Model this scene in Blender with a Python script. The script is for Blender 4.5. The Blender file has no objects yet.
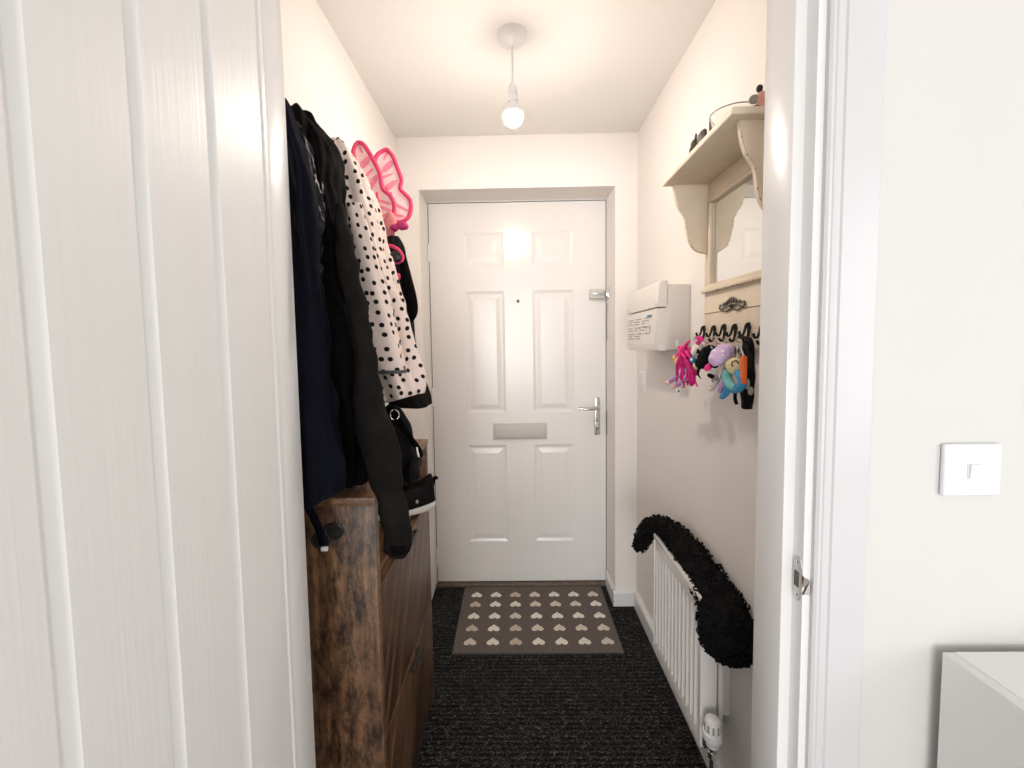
import bpy, bmesh, math, random
import numpy as np
from mathutils import Vector, Matrix, noise as mnoise

random.seed(7)
SC = bpy.context.scene
COL = SC.collection
V = Vector

# ------------------------------------------------------------------ camera
F_PX, PITCH, YAW, ROLL, CAM_H = 440.0, 0.0642, -0.0134, -0.0155, 1.2865
PPX, PPY = 512 - 4.06, 384 - 13.05   # principal point (the photograph is slightly off-centre)


def cam_axes():
    cy, sy = math.cos(YAW), math.sin(YAW)
    f = V((sy, cy, 0)); r = V((cy, -sy, 0)); u = V((0, 0, 1))
    f2 = f * math.cos(PITCH) - u * math.sin(PITCH)
    u2 = u * math.cos(PITCH) + f * math.sin(PITCH)
    r2 = r * math.cos(ROLL) + u2 * math.sin(ROLL)
    u3 = u2 * math.cos(ROLL) - r * math.sin(ROLL)
    return r2, u3, f2


RX, UX, FX = cam_axes()
cam_data = bpy.data.cameras.new('camera')
cam_data.sensor_width = 36.0
cam_data.lens = F_PX * 36.0 / 1024.0
cam_data.clip_start = 0.02
cam_data.shift_x = (512 - PPX) / 1024.0
cam_data.shift_y = (PPY - 384) / 1024.0
cam = bpy.data.objects.new('camera', cam_data)
COL.objects.link(cam)
m3 = Matrix((RX, UX, -FX)).transposed()
cam.matrix_world = Matrix.Translation((0, 0, CAM_H)) @ m3.to_4x4()
SC.camera = cam


def at(px, py, **k):
    """the point of the plane x=.., y=.. or z=.. that is seen at a pixel of the photograph"""
    d = RX * ((px - PPX) / F_PX) - UX * ((py - PPY) / F_PX) + FX
    (a, v), = k.items()
    i = 'xyz'.index(a)
    o = V((0, 0, CAM_H))
    return o + d * ((v - o[i]) / d[i])


# ------------------------------------------------------------------ light and exposure
SC.view_settings.view_transform = 'Standard'
SC.view_settings.look = 'None'
SC.view_settings.gamma = 1.0
SC.view_settings.use_curve_mapping = False
SC.view_settings.exposure = 0.15

world = bpy.data.worlds.new('world')
SC.world = world
world.use_nodes = True
bg = world.node_tree.nodes['Background']
bg.inputs[0].default_value = (0.90, 0.95, 1.0, 1)
bg.inputs[1].default_value = 0.6


def area(name, loc, target, sx, sy, power, col):
    L = bpy.data.lights.new(name, 'AREA')
    L.shape = 'RECTANGLE'; L.size = sx; L.size_y = sy; L.energy = power; L.color = col
    o = bpy.data.objects.new(name, L)
    o.location = loc
    o.rotation_euler = (V(target) - V(loc)).to_track_quat('-Z', 'Y').to_euler()
    COL.objects.link(o)
    return o


# daylight through the living room's windows, behind the camera and to its right
area('window_daylight', (-0.6, -4.9, 1.25), (0.05, 0.6, 1.0), 2.6, 1.8, 150, (0.98, 0.985, 1.0))
area('side_window_daylight', (2.15, -0.95, 1.35), (-0.4, 0.3, 1.15), 1.6, 1.4, 25, (0.97, 0.985, 1.0))
BULB_STRENGTH = 350.0


# ------------------------------------------------------------------ materials
def new_mat(name):
    m = bpy.data.materials.new(name)
    m.use_nodes = True
    nt = m.node_tree
    return m, nt, nt.nodes['Principled BSDF']


def N(nt, typ, **kw):
    n = nt.nodes.new(typ)
    for k, v in kw.items():
        if k.startswith('i_'):
            n.inputs[k[2:].replace('_', ' ')].default_value = v
        else:
            setattr(n, k, v)
    return n


def ramp(nt, fac, stops, interp='LINEAR'):
    r = nt.nodes.new('ShaderNodeValToRGB')
    r.color_ramp.interpolation = interp
    els = r.color_ramp.elements
    while len(els) < len(stops):
        els.new(0.5)
    for e, (p, c) in zip(els, stops):
        e.position = p
        e.color = (*c, 1) if len(c) == 3 else c
    nt.links.new(fac, r.inputs[0])
    return r.outputs[0]


def coords(nt, scale=(1, 1, 1), rot=(0, 0, 0), kind='Object'):
    tc = nt.nodes.new('ShaderNodeTexCoord')
    mp = nt.nodes.new('ShaderNodeMapping')
    mp.inputs['Scale'].default_value = scale
    mp.inputs['Rotation'].default_value = rot
    nt.links.new(tc.outputs[kind], mp.inputs[0])
    return mp.outputs[0]


def bump(nt, b, height, strength, dist=0.01):
    bn = nt.nodes.new('ShaderNodeBump')
    bn.inputs['Strength'].default_value = strength
    bn.inputs['Distance'].default_value = dist
    nt.links.new(height, bn.inputs['Height'])
    nt.links.new(bn.outputs[0], b.inputs['Normal'])


def mat(name, col, rough=0.5, metal=0.0, var=0.0, vscale=20, bstr=0.0, bscale=80, stretch=(1, 1, 1), spec=0.5, sheen=0.0, coat=0.0):
    m, nt, b = new_mat(name)
    b.inputs['Roughness'].default_value = rough
    b.inputs['Metallic'].default_value = metal
    b.inputs['Specular IOR Level'].default_value = spec
    b.inputs['Sheen Weight'].default_value = sheen
    b.inputs['Coat Weight'].default_value = coat
    co = coords(nt, stretch)
    n = N(nt, 'ShaderNodeTexNoise'); n.inputs['Scale'].default_value = vscale; n.inputs['Detail'].default_value = 4
    nt.links.new(co, n.inputs['Vector'])
    lo = tuple(max(0, c * (1 - var)) for c in col); hi = tuple(min(1, c * (1 + var)) for c in col)
    c = ramp(nt, n.outputs['Fac'], [(0.3, lo), (0.7, hi)])
    nt.links.new(c, b.inputs['Base Color'])
    if bstr:
        n2 = N(nt, 'ShaderNodeTexNoise'); n2.inputs['Scale'].default_value = bscale; n2.inputs['Detail'].default_value = 5
        nt.links.new(co, n2.inputs['Vector'])
        bump(nt, b, n2.outputs['Fac'], bstr, 0.004)
    return m


M = {}
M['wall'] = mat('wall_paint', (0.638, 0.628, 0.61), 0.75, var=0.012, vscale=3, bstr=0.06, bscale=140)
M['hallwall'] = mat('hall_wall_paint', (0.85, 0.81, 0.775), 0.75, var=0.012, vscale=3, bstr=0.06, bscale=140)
M['ceil'] = mat('ceiling_paint', (0.85, 0.83, 0.805), 0.85, var=0.01, vscale=3, bstr=0.05, bscale=120)
M['gloss'] = mat('white_gloss_paint', (0.80, 0.80, 0.80), 0.28, var=0.01, vscale=6, bstr=0.03, bscale=40)
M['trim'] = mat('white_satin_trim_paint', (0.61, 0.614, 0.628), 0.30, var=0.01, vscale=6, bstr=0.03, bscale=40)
M['grain'] = mat('white_woodgrain_paint', (0.84, 0.84, 0.835), 0.40, var=0.010, vscale=30, bstr=0.11, bscale=60, stretch=(3, 3, 0.05))
M['frontdoor'] = mat('white_front_door', (0.82, 0.80, 0.775), 0.22, var=0.008, vscale=10, bstr=0.05, bscale=50, stretch=(2.5, 2.5, 0.06))
M['plastic'] = mat('white_plastic', (0.80, 0.80, 0.80), 0.35, var=0.01, vscale=8)
M['switchp'] = mat('bluish_white_plastic', (0.76, 0.77, 0.81), 0.3, var=0.008, vscale=8)
M['fuse'] = mat('warm_grey_plastic', (0.66, 0.62, 0.575), 0.4, var=0.015, vscale=12)
M['fuse2'] = mat('pale_cover_plastic', (0.74, 0.70, 0.65), 0.38, var=0.015, vscale=12)
M['label'] = mat('paper_label', (0.80, 0.77, 0.73), 0.6, var=0.02, vscale=60)
M['ink'] = mat('grey_ink', (0.33, 0.31, 0.30), 0.7, var=0.2, vscale=200)
M['blueink'] = mat('blue_ink', (0.10, 0.22, 0.42), 0.7, var=0.1, vscale=200)
M['rad'] = mat('radiator_enamel', (0.82, 0.80, 0.78), 0.25, var=0.008, vscale=10)
M['steel'] = mat('brushed_steel', (0.55, 0.54, 0.52), 0.3, 1.0, var=0.08, vscale=60, bstr=0.05, bscale=200)
M['chrome'] = mat('polished_chrome', (0.72, 0.71, 0.70), 0.14, 1.0, var=0.03, vscale=40)
M['darksteel'] = mat('dark_steel', (0.08, 0.075, 0.07), 0.45, 0.7, var=0.2, vscale=90)
M['alum'] = mat('satin_aluminium', (0.60, 0.58, 0.54), 0.5, 0.0, var=0.03, vscale=40, stretch=(0.1, 1, 1))
M['brown'] = mat('brown_threshold', (0.14, 0.105, 0.08), 0.6, var=0.3, vscale=40)
M['black'] = mat('black_plastic', (0.012, 0.012, 0.012), 0.4, var=0.2, vscale=40)
M['shadowgap'] = mat('gap_shadow_strip', (0.02, 0.019, 0.018), 0.8, var=0.2, vscale=40)  # near-black colour standing for shade in the front door gap
M['cream'] = mat('cream_painted_wood', (0.78, 0.67, 0.52), 0.5, var=0.05, vscale=18, bstr=0.12, bscale=60)
M['chip'] = mat('chipped_bare_wood', (0.30, 0.21, 0.14), 0.8, var=0.5, vscale=120)
M['pewter'] = mat('antique_pewter', (0.13, 0.112, 0.092), 0.45, 0.6, var=0.4, vscale=150)
M['hook'] = mat('black_iron', (0.018, 0.016, 0.015), 0.4, 0.5, var=0.3, vscale=80)
M['blackfur'] = mat('black_fur', (0.0075, 0.0072, 0.0075), 0.95, var=0.5, vscale=60, spec=0.12)
M['navy'] = mat('navy_cotton', (0.0042, 0.0047, 0.0095), 0.85, var=0.2, vscale=30, bstr=0.25, bscale=700, spec=0.07)
M['satin'] = mat('dark_satin_lining', (0.004, 0.004, 0.009), 0.42, var=0.3, vscale=20, spec=0.22)
M['blackcloth'] = mat('black_coat_cloth', (0.0026, 0.0024, 0.0023), 0.9, var=0.35, vscale=25, bstr=0.25, bscale=600, spec=0.07)
M['softblack'] = mat('charcoal_softshell', (0.0105, 0.0092, 0.0083), 0.85, var=0.25, vscale=25, bstr=0.2, bscale=600, spec=0.07)
M['bagcloth'] = mat('black_bag_nylon', (0.007, 0.007, 0.0072), 0.6, var=0.25, vscale=40, bstr=0.2, bscale=500, spec=0.07)
M['sole'] = mat('white_rubber', (0.62, 0.59, 0.55), 0.55, var=0.06, vscale=60)
M['pink'] = mat('hot_pink_foam', (0.66, 0.035, 0.13), 0.6, var=0.1, vscale=60)
M['film'] = mat('pale_pink_net', (0.88, 0.58, 0.57), 0.55, var=0.08, vscale=90)
M['vein'] = mat('mid_pink_print', (0.78, 0.22, 0.30), 0.55, var=0.12, vscale=90)
M['salmon'] = mat('salmon_cloth', (0.62, 0.20, 0.20), 0.8, var=0.12, vscale=40)
M['magenta'] = mat('magenta_cloth', (0.42, 0.01, 0.12), 0.5, var=0.3, vscale=50)
M['hair'] = mat('neon_pink_hair', (0.86, 0.03, 0.25), 0.8, var=0.25, vscale=120)
M['deephair'] = mat('deep_pink_hair', (0.55, 0.005, 0.16), 0.8, var=0.3, vscale=120)
M['peach'] = mat('peach_plush', (0.80, 0.42, 0.32), 0.9, var=0.08, vscale=120, bstr=0.3, bscale=400)
M['lilac'] = mat('lilac_plush', (0.55, 0.36, 0.62), 0.9, var=0.12, vscale=120, bstr=0.3, bscale=400)
M['yellow'] = mat('yellow_plush', (0.80, 0.56, 0.14), 0.9, var=0.1, vscale=120)
M['whiteplush'] = mat('white_plush', (0.74, 0.69, 0.64), 0.95, var=0.06, vscale=120, bstr=0.4, bscale=400)
M['greyplush'] = mat('grey_plush', (0.36, 0.33, 0.31), 0.95, var=0.15, vscale=120, bstr=0.4, bscale=400)
M['creamplush'] = mat('cream_plush', (0.72, 0.60, 0.36), 0.95, var=0.08, vscale=120, bstr=0.4, bscale=400)
M['teal'] = mat('teal_plush', (0.16, 0.42, 0.42), 0.9, var=0.2, vscale=90)
M['blue'] = mat('bright_blue_plush', (0.04, 0.27, 0.52), 0.8, var=0.2, vscale=90)
M['orange'] = mat('orange_plastic', (0.80, 0.13, 0.015), 0.4, var=0.08, vscale=40)
M['glass'] = None
M['bronze'] = mat('dark_bronze', (0.075, 0.062, 0.052), 0.55, 0.3, var=0.4, vscale=90)
M['greycloth'] = mat('grey_cotton', (0.085, 0.085, 0.09), 0.9, var=0.2, vscale=60)
M['roomfloor'] = mat('pale_laminate', (0.45, 0.40, 0.35), 0.5, var=0.15, vscale=6, stretch=(1, 6, 1))
M['heart0'] = mat('cream_heart_pile', (0.84, 0.79, 0.71), 0.95, var=0.08, vscale=200, spec=0.1)
M['heart1'] = mat('beige_heart_pile', (0.58, 0.50, 0.41), 0.95, var=0.08, vscale=200, spec=0.1)
M['heart2'] = mat('sand_heart_pile', (0.70, 0.63, 0.54), 0.95, var=0.08, vscale=200, spec=0.1)
M['doormat'] = mat('taupe_mat_pile', (0.155, 0.132, 0.118), 0.95, var=0.22, vscale=220, bstr=0.5, bscale=500, spec=0.1)
M['matedge'] = mat('grey_rubber_edge', (0.055, 0.05, 0.047), 0.8, var=0.1, vscale=60)

# glass
m, nt, b = new_mat('clear_glass')
b.inputs['Transmission Weight'].default_value = 1.0
b.inputs['Roughness'].default_value = 0.02
b.inputs['IOR'].default_value = 1.3
b.inputs['Base Color'].default_value = (0.93, 0.92, 0.90, 1)
M['glass'] = m
# mirror
m, nt, b = new_mat('silvered_mirror')
b.inputs['Metallic'].default_value = 1.0
b.inputs['Roughness'].default_value = 0.015
b.inputs['Base Color'].default_value = (0.86, 0.86, 0.84, 1)
M['mirror'] = m
# lit bulb
m, nt, b = new_mat('lit_bulb')
b.inputs['Base Color'].default_value = (1, 1, 1, 1)
b.inputs['Emission Color'].default_value = (1.0, 0.885, 0.78, 1)
b.inputs['Emission Strength'].default_value = BULB_STRENGTH
M['bulb'] = m

# ribbed black carpet
m, nt, b = new_mat('ribbed_carpet')
b.inputs['Roughness'].default_value = 0.95
b.inputs['Specular IOR Level'].default_value = 0.1
co = coords(nt)
w = N(nt, 'ShaderNodeTexWave', wave_type='BANDS', bands_direction='Y')
w.inputs['Scale'].default_value = 17.0; w.inputs['Distortion'].default_value = 0.6
w.inputs['Detail'].default_value = 2; w.inputs['Detail Scale'].default_value = 6
nt.links.new(co, w.inputs['Vector'])
n1 = N(nt, 'ShaderNodeTexNoise'); n1.inputs['Scale'].default_value = 260; n1.inputs['Detail'].default_value = 3
co2 = coords(nt, (0.55, 1, 1)); nt.links.new(co2, n1.inputs['Vector'])
rib = ramp(nt, w.outputs['Fac'], [(0.1, (0.004, 0.004, 0.004)), (0.85, (0.020, 0.0195, 0.019))])
spk = ramp(nt, n1.outputs['Fac'], [(0.54, (0, 0, 0)), (0.74, (0.17, 0.166, 0.16))])
ad = N(nt, 'ShaderNodeMix', data_type='RGBA', blend_type='ADD'); ad.inputs[0].default_value = 1.0
nt.links.new(rib, ad.inputs[6]); nt.links.new(spk, ad.inputs[7])
nt.links.new(ad.outputs[2], b.inputs['Base Color'])
bump(nt, b, w.outputs['Fac'], 0.8, 0.006)
M['carpet'] = m


def wood(name, rot, dark=0.5, plank=0.0, grain=(70, 70, 3.0)):
    m, nt, b = new_mat(name)
    b.inputs['Roughness'].default_value = 0.42
    co = coords(nt, (1, 1, 1), rot)
    mp = N(nt, 'ShaderNodeMapping'); mp.inputs['Scale'].default_value = grain
    nt.links.new(co, mp.inputs[0])
    g = N(nt, 'ShaderNodeTexNoise'); g.inputs['Scale'].default_value = 1.0; g.inputs['Detail'].default_value = 8; g.inputs['Roughness'].default_value = 0.65
    nt.links.new(mp.outputs[0], g.inputs['Vector'])
    mp2 = N(nt, 'ShaderNodeMapping'); mp2.inputs['Scale'].default_value = (44, 44, 17)
    nt.links.new(co, mp2.inputs[0])
    p = N(nt, 'ShaderNodeTexNoise'); p.inputs['Scale'].default_value = 1.0; p.inputs['Detail'].default_value = 9; p.inputs['Roughness'].default_value = 0.78
    nt.links.new(mp2.outputs[0], p.inputs['Vector'])
    base = ramp(nt, g.outputs['Fac'], [(0.25, (0.055, 0.026, 0.012)), (0.5, (0.19, 0.095, 0.046)), (0.75, (0.36, 0.205, 0.11))])
    patch = ramp(nt, p.outputs['Fac'], [(0.40, (0.06, 0.05, 0.045)), (0.58, (1, 1, 1))])
    mx = N(nt, 'ShaderNodeMix', data_type='RGBA', blend_type='MULTIPLY'); mx.inputs[0].default_value = dark
    nt.links.new(base, mx.inputs[6]); nt.links.new(patch, mx.inputs[7])
    out = mx.outputs[2]
    if plank:
        sep = N(nt, 'ShaderNodeSeparateXYZ'); nt.links.new(co, sep.inputs[0])
        mul = N(nt, 'ShaderNodeMath', operation='MULTIPLY'); mul.inputs[1].default_value = plank
        nt.links.new(sep.outputs[1], mul.inputs[0])
        fl = N(nt, 'ShaderNodeMath', operation='FLOOR'); nt.links.new(mul.outputs[0], fl.inputs[0])
        wn = N(nt, 'ShaderNodeTexWhiteNoise', noise_dimensions='1D'); nt.links.new(fl.outputs[0], wn.inputs['W'])
        tone = ramp(nt, wn.outputs['Value'], [(0, (0.30, 0.28, 0.26)), (1, (1, 1, 1))])
        mx2 = N(nt, 'ShaderNodeMix', data_type='RGBA', blend_type='MULTIPLY'); mx2.inputs[0].default_value = 1
        nt.links.new(out, mx2.inputs[6]); nt.links.new(tone, mx2.inputs[7])
        out = mx2.outputs[2]
    nt.links.new(out, b.inputs['Base Color'])
    bump(nt, b, g.outputs['Fac'], 0.12, 0.003)
    return m


M['rustic'] = wood('rustic_brown_board', (0, 0, 0), 0.95)
M['plank'] = wood('rustic_diagonal_planks', (math.radians(34), 0, 0), 0.55, plank=34)
M['edge'] = wood('brown_board_edge', (math.radians(90), 0, 0), 0.4)

# polka dot cloth (dots in the garment's own cloth coordinates)
m, nt, b = new_mat('polka_dot_cloth')
b.inputs['Roughness'].default_value = 0.85
b.inputs['Specular IOR Level'].default_value = 0.2
co = coords(nt, (1, 1, 1), kind='UV')
vo = N(nt, 'ShaderNodeTexVoronoi', voronoi_dimensions='2D'); vo.inputs['Scale'].default_value = 38; vo.inputs['Randomness'].default_value = 0.55
nt.links.new(co, vo.inputs['Vector'])
c = ramp(nt, vo.outputs['Distance'], [(0.20, (0.008, 0.007, 0.007)), (0.235, (0.78, 0.655, 0.60))])
nt.links.new(c, b.inputs['Base Color'])
M['polka'] = m
# speckled lilac plush
m, nt, b = new_mat('lilac_spotted_plush')
b.inputs['Roughness'].default_value = 0.9
vo = N(nt, 'ShaderNodeTexVoronoi'); vo.inputs['Scale'].default_value = 95; vo.inputs['Randomness'].default_value = 0.8
nt.links.new(coords(nt), vo.inputs['Vector'])
c = ramp(nt, vo.outputs['Distance'], [(0.26, (0.85, 0.80, 0.85)), (0.34, (0.66, 0.47, 0.70))])
nt.links.new(c, b.inputs['Base Color'])
M['spotted'] = m


# ------------------------------------------------------------------ mesh builder
def interp_rows(rows, n):
    a = np.array(rows, float)
    t = np.linspace(0, len(a) - 1, n)
    out = []
    for tt in t:
        i = min(int(tt), len(a) - 2); f = tt - i
        p0 = a[max(i - 1, 0)]; p1 = a[i]; p2 = a[i + 1]; p3 = a[min(i + 2, len(a) - 1)]
        m1 = (p2 - p0) * 0.5; m2 = (p3 - p1) * 0.5
        f2, f3 = f * f, f * f * f
        out.append((2 * f3 - 3 * f2 + 1) * p1 + (f3 - 2 * f2 + f) * m1 + (-2 * f3 + 3 * f2) * p2 + (f3 - f2) * m2)
    return out


class MB:
    def __init__(s):
        s.bm = bmesh.new()
        s.uv = None

    def _take(s, tmp, mi, mtx=None):
        if mtx is not None:
            bmesh.ops.transform(tmp, matrix=mtx, verts=tmp.verts)
        for f in tmp.faces:
            f.material_index = mi
        me = bpy.data.meshes.new('tmp')
        tmp.to_mesh(me); tmp.free()
        s.bm.from_mesh(me)
        bpy.data.meshes.remove(me)
        return s

    def box(s, x0, x1, y0, y1, z0, z1, bev=0.0, mi=0, seg=2, mtx=None):
        t = bmesh.new()
        bmesh.ops.create_cube(t, size=1)
        for v in t.verts:
            v.co = ((x0 + x1) / 2 + v.co.x * (x1 - x0), (y0 + y1) / 2 + v.co.y * (y1 - y0), (z0 + z1) / 2 + v.co.z * (z1 - z0))
        if bev:
            bmesh.ops.bevel(t, geom=t.edges[:], offset=bev, segments=seg, affect='EDGES', profile=0.5)
        return s._take(t, mi, mtx)

    def prism(s, pts, ext, mi=0, bev=0.0):
        t = bmesh.new()
        vs = [t.verts.new(p) for p in pts]
        f = t.faces.new(vs)
        r = bmesh.ops.extrude_face_region(t, geom=[f])
        nv = [e for e in r['geom'] if isinstance(e, bmesh.types.BMVert)]
        bmesh.ops.translate(t, vec=V(ext), verts=nv)
        bmesh.ops.recalc_face_normals(t, faces=t.faces[:])
        if bev:
            bmesh.ops.bevel(t, geom=[e for e in t.edges if e.calc_face_angle(0) > 0.5], offset=bev, segments=2, affect='EDGES')
        bmesh.ops.triangulate(t, faces=[f for f in t.faces if len(f.verts) > 4])
        return s._take(t, mi)

    def rings(s, rings, mi=0, cap0=True, cap1=True, closed=False, uvs=None):
        t = bmesh.new()
        uvl = t.loops.layers.uv.new('UVMap') if uvs is not None else None
        R = [[t.verts.new(p) for p in ring] for ring in rings]
        n = len(R[0])
        L = len(R)
        for i in range(L if closed else L - 1):
            A, B = R[i], R[(i + 1) % L]
            for j in range(n):
                k = (j + 1) % n
                f = t.faces.new((A[j], A[k], B[k], B[j]))
                if uvl:
                    q = [uvs[i][j], uvs[i][j + 1], uvs[i + 1][j + 1], uvs[i + 1][j]]
                    for lp, c in zip(f.loops, q):
                        lp[uvl].uv = c
        if not closed:
            if cap0: t.faces.new(R[0][::-1])
            if cap1: t.faces.new(R[-1])
        bmesh.ops.recalc_face_normals(t, faces=t.faces[:])
        return s._take(t, mi)

    def tube(s, pts, rad, seg=12, mi=0, n=None, flat=None, closed=False, rough=0.0, rscale=30):
        """swept tube; rad a number or a list; flat=(ratio, axis) squashes it across an axis"""
        pts = [V(p) for p in pts]
        rl = [rad] * len(pts) if isinstance(rad, (int, float)) else list(rad)
        if n:
            rows = interp_rows([(*p, r) for p, r in zip(pts, rl)], n)
            pts = [V(r[:3]) for r in rows]; rl = [max(1e-4, r[3]) for r in rows]
        tang = []
        for i in range(len(pts)):
            if closed:
                d = pts[(i + 1) % len(pts)] - pts[i - 1]
            else:
                d = pts[min(i + 1, len(pts) - 1)] - pts[max(i - 1, 0)]
            tang.append(d.normalized())
        ref = V((0, 0, 1)) if abs(tang[0].z) < 0.9 else V((1, 0, 0))
        u = (ref - tang[0] * ref.dot(tang[0])).normalized()
        rr = []
        for i, p in enumerate(pts):
            u = (u - tang[i] * u.dot(tang[i])).normalized()
            w = tang[i].cross(u)
            ring = []
            for j in range(seg):
                a = 2 * math.pi * j / seg
                o = u * math.cos(a) * rl[i] + w * math.sin(a) * rl[i]
                if flat:
                    ax = V(flat[1]).normalized()
                    o = o - ax * o.dot(ax) * (1 - flat[0])
                q = p + o
                if rough:
                    q += o * rough * (mnoise.noise(q * rscale))
                ring.append(q)
            rr.append(ring)
        return s.rings(rr, mi, closed=closed)

    def lathe(s, prof, c, axis=(0, 0, 1), seg=32, mi=0):
        q = V((0, 0, 1)).rotation_difference(V(axis)).to_matrix()
        rr = []
        for r, z in prof:
            rr.append([V(c) + q @ V((max(r, 1e-5) * math.cos(2 * math.pi * j / seg), max(r, 1e-5) * math.sin(2 * math.pi * j / seg), z)) for j in range(seg)])
        return s.rings(rr, mi)

    def blob(s, c, r, rot=(0, 0, 0), mi=0, sub=3, rough=0.0, rscale=60):
        t = bmesh.new()
        bmesh.ops.create_icosphere(t, subdivisions=sub, radius=1)
        from mathutils import Euler
        e = Euler(rot).to_matrix()
        for v in t.verts:
            o = V((v.co.x * r[0], v.co.y * r[1], v.co.z * r[2]))
            q = V(c) + e @ o
            if rough:
                q += (e @ o) * rough * mnoise.noise(q * rscale)
            v.co = q
        return s._take(t, mi)

    def build(s, name, mats, parent=None, smooth=True, angle=40, label=None, kind=None):
        if not isinstance(mats, (list, tuple)):
            mats = [mats]
        me = bpy.data.meshes.new(name)
        off = V(parent['_w']) if parent is not None else None
        if off is None:
            xs = [v.co for v in s.bm.verts]
            lo = V((min(c.x for c in xs), min(c.y for c in xs), min(c.z for c in xs)))
            hi = V((max(c.x for c in xs), max(c.y for c in xs), max(c.z for c in xs)))
            off = V(((lo.x + hi.x) / 2, (lo.y + hi.y) / 2, lo.z))
        bmesh.ops.translate(s.bm, vec=-off, verts=s.bm.verts)
        if smooth:
            ca = math.radians(angle)
            for f in s.bm.faces:
                f.smooth = True
            for e in s.bm.edges:
                if len(e.link_faces) == 2 and e.calc_face_angle(0) > ca:
                    e.smooth = False
        s.bm.to_mesh(me); s.bm.free()
        for m in mats:
            me.materials.append(M[m])
        o = bpy.data.objects.new(name, me)
        COL.objects.link(o)
        if parent is not None:
            o.parent = parent
            o['_w'] = tuple(off)
        else:
            o.location = off
            o['_w'] = tuple(off)
        if label:
            o['label'] = label
        if kind:
            o['kind'] = kind
        return o


def tag(o, label, cat, group=None, kind=None):
    o['label'] = label; o['category'] = cat
    if group: o['group'] = group
    if kind: o['kind'] = kind
    return o


def thing(name, loc, label, cat, group=None, kind=None):
    o = bpy.data.objects.new(name, None)
    o.empty_display_size = 0.05
    o.location = loc
    o['_w'] = tuple(loc)
    COL.objects.link(o)
    return tag(o, label, cat, group, kind)


# ------------------------------------------------------------------ the setting
XL, XR, YE, ZC = -0.5297, 0.5825, 2.082, 2.236
YP0, YP1 = 0.660, 0.745          # the partition between living room and hall
YD = 2.268                     # the face of the front door
OL, OR_, OT = -0.4295, 0.4795, 1.999   # recess of the front door
DL, DR, DT = -0.395, 0.4385, 2.05  # opening in the partition
RL, RR, RB = -2.0, 2.2, -5.0    # living room


def struct(o, label, cat):
    return tag(o, label, cat, kind='structure')


b = MB(); b.box(XL - 0.1, XR + 0.1, 0.70, 2.45, -0.06, 0)
struct(b.build('floor', 'carpet', smooth=False), 'hall floor of black ribbed carpet flecked with grey', 'floor')
b = MB(); b.box(RL, RR, RB, 0.70, -0.06, 0)
struct(b.build('floor', 'roomfloor', smooth=False), 'living room floor on the near side of the doorway', 'floor')
b = MB(); b.box(XL - 0.1, XR + 0.1, YP1, 2.45, ZC, ZC + 0.08)
struct(b.build('ceiling', 'ceil', smooth=False), 'plain ceiling of the hall above the pendant bulb', 'ceiling')
b = MB(); b.box(RL, RR, RB, YP1, 2.35, 2.43)
struct(b.build('ceiling', 'ceil', smooth=False), 'living room ceiling on the near side of the doorway', 'ceiling')
b = MB(); b.box(XL - 0.1, XL, YP1, 2.082, 0, ZC)
struct(b.build('wall_left', 'hallwall', smooth=False), 'left hall wall behind the coats and the shoe cabinet', 'wall')
b = MB(); b.box(XR, XR + 0.1, YP1, 2.082, 0, ZC)
struct(b.build('wall_right', 'hallwall', smooth=False), 'right hall wall carrying the fuse box and mirror shelf', 'wall')
b = MB()
b.box(XL - 0.1, OL, YE, 2.42, 0, ZC); b.box(OR_, XR + 0.1, YE, 2.42, 0, ZC); b.box(OL, OR_, YE, 2.42, OT, ZC)
struct(b.build('wall_end', 'hallwall', smooth=False), 'end wall of the hall around the recessed front door', 'wall')
b = MB()
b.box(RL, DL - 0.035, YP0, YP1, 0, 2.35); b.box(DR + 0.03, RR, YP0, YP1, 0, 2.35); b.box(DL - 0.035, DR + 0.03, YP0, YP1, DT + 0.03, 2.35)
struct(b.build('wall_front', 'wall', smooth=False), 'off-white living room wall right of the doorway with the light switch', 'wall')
b = MB(); b.box(RR, RR + 0.1, RB, YP1, 0, 2.35)
struct(b.build('wall_east', 'wall', smooth=False), 'living room wall to the right, outside the frame', 'wall')
b = MB(); b.box(RL - 0.1, RL, RB, YP1, 0, 2.35)
struct(b.build('wall_west', 'wall', smooth=False), 'living room wall to the left, outside the frame', 'wall')
b = MB()
b.box(RL, -1.9, RB - 0.1, RB, 0, 2.35); b.box(0.9, RR, RB - 0.1, RB, 0, 2.35); b.box(-1.9, 0.9, RB - 0.1, RB, 0, 0.35); b.box(-1.9, 0.9, RB - 0.1, RB, 2.2, 2.35)
struct(b.build('wall_back', 'wall', smooth=False), 'living room wall behind the camera with the window opening', 'wall')

# baseboards
def skirting(b, p, q, inward, h=0.078, t=0.017):
    p = V(p); q = V(q); n = V(inward)
    prof = [(0, 0), (t, 0), (t, h - 0.012), (t * 0.45, h), (0, h)]
    b.prism([p + n * a + V((0, 0, z)) for a, z in prof], q - p)


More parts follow.
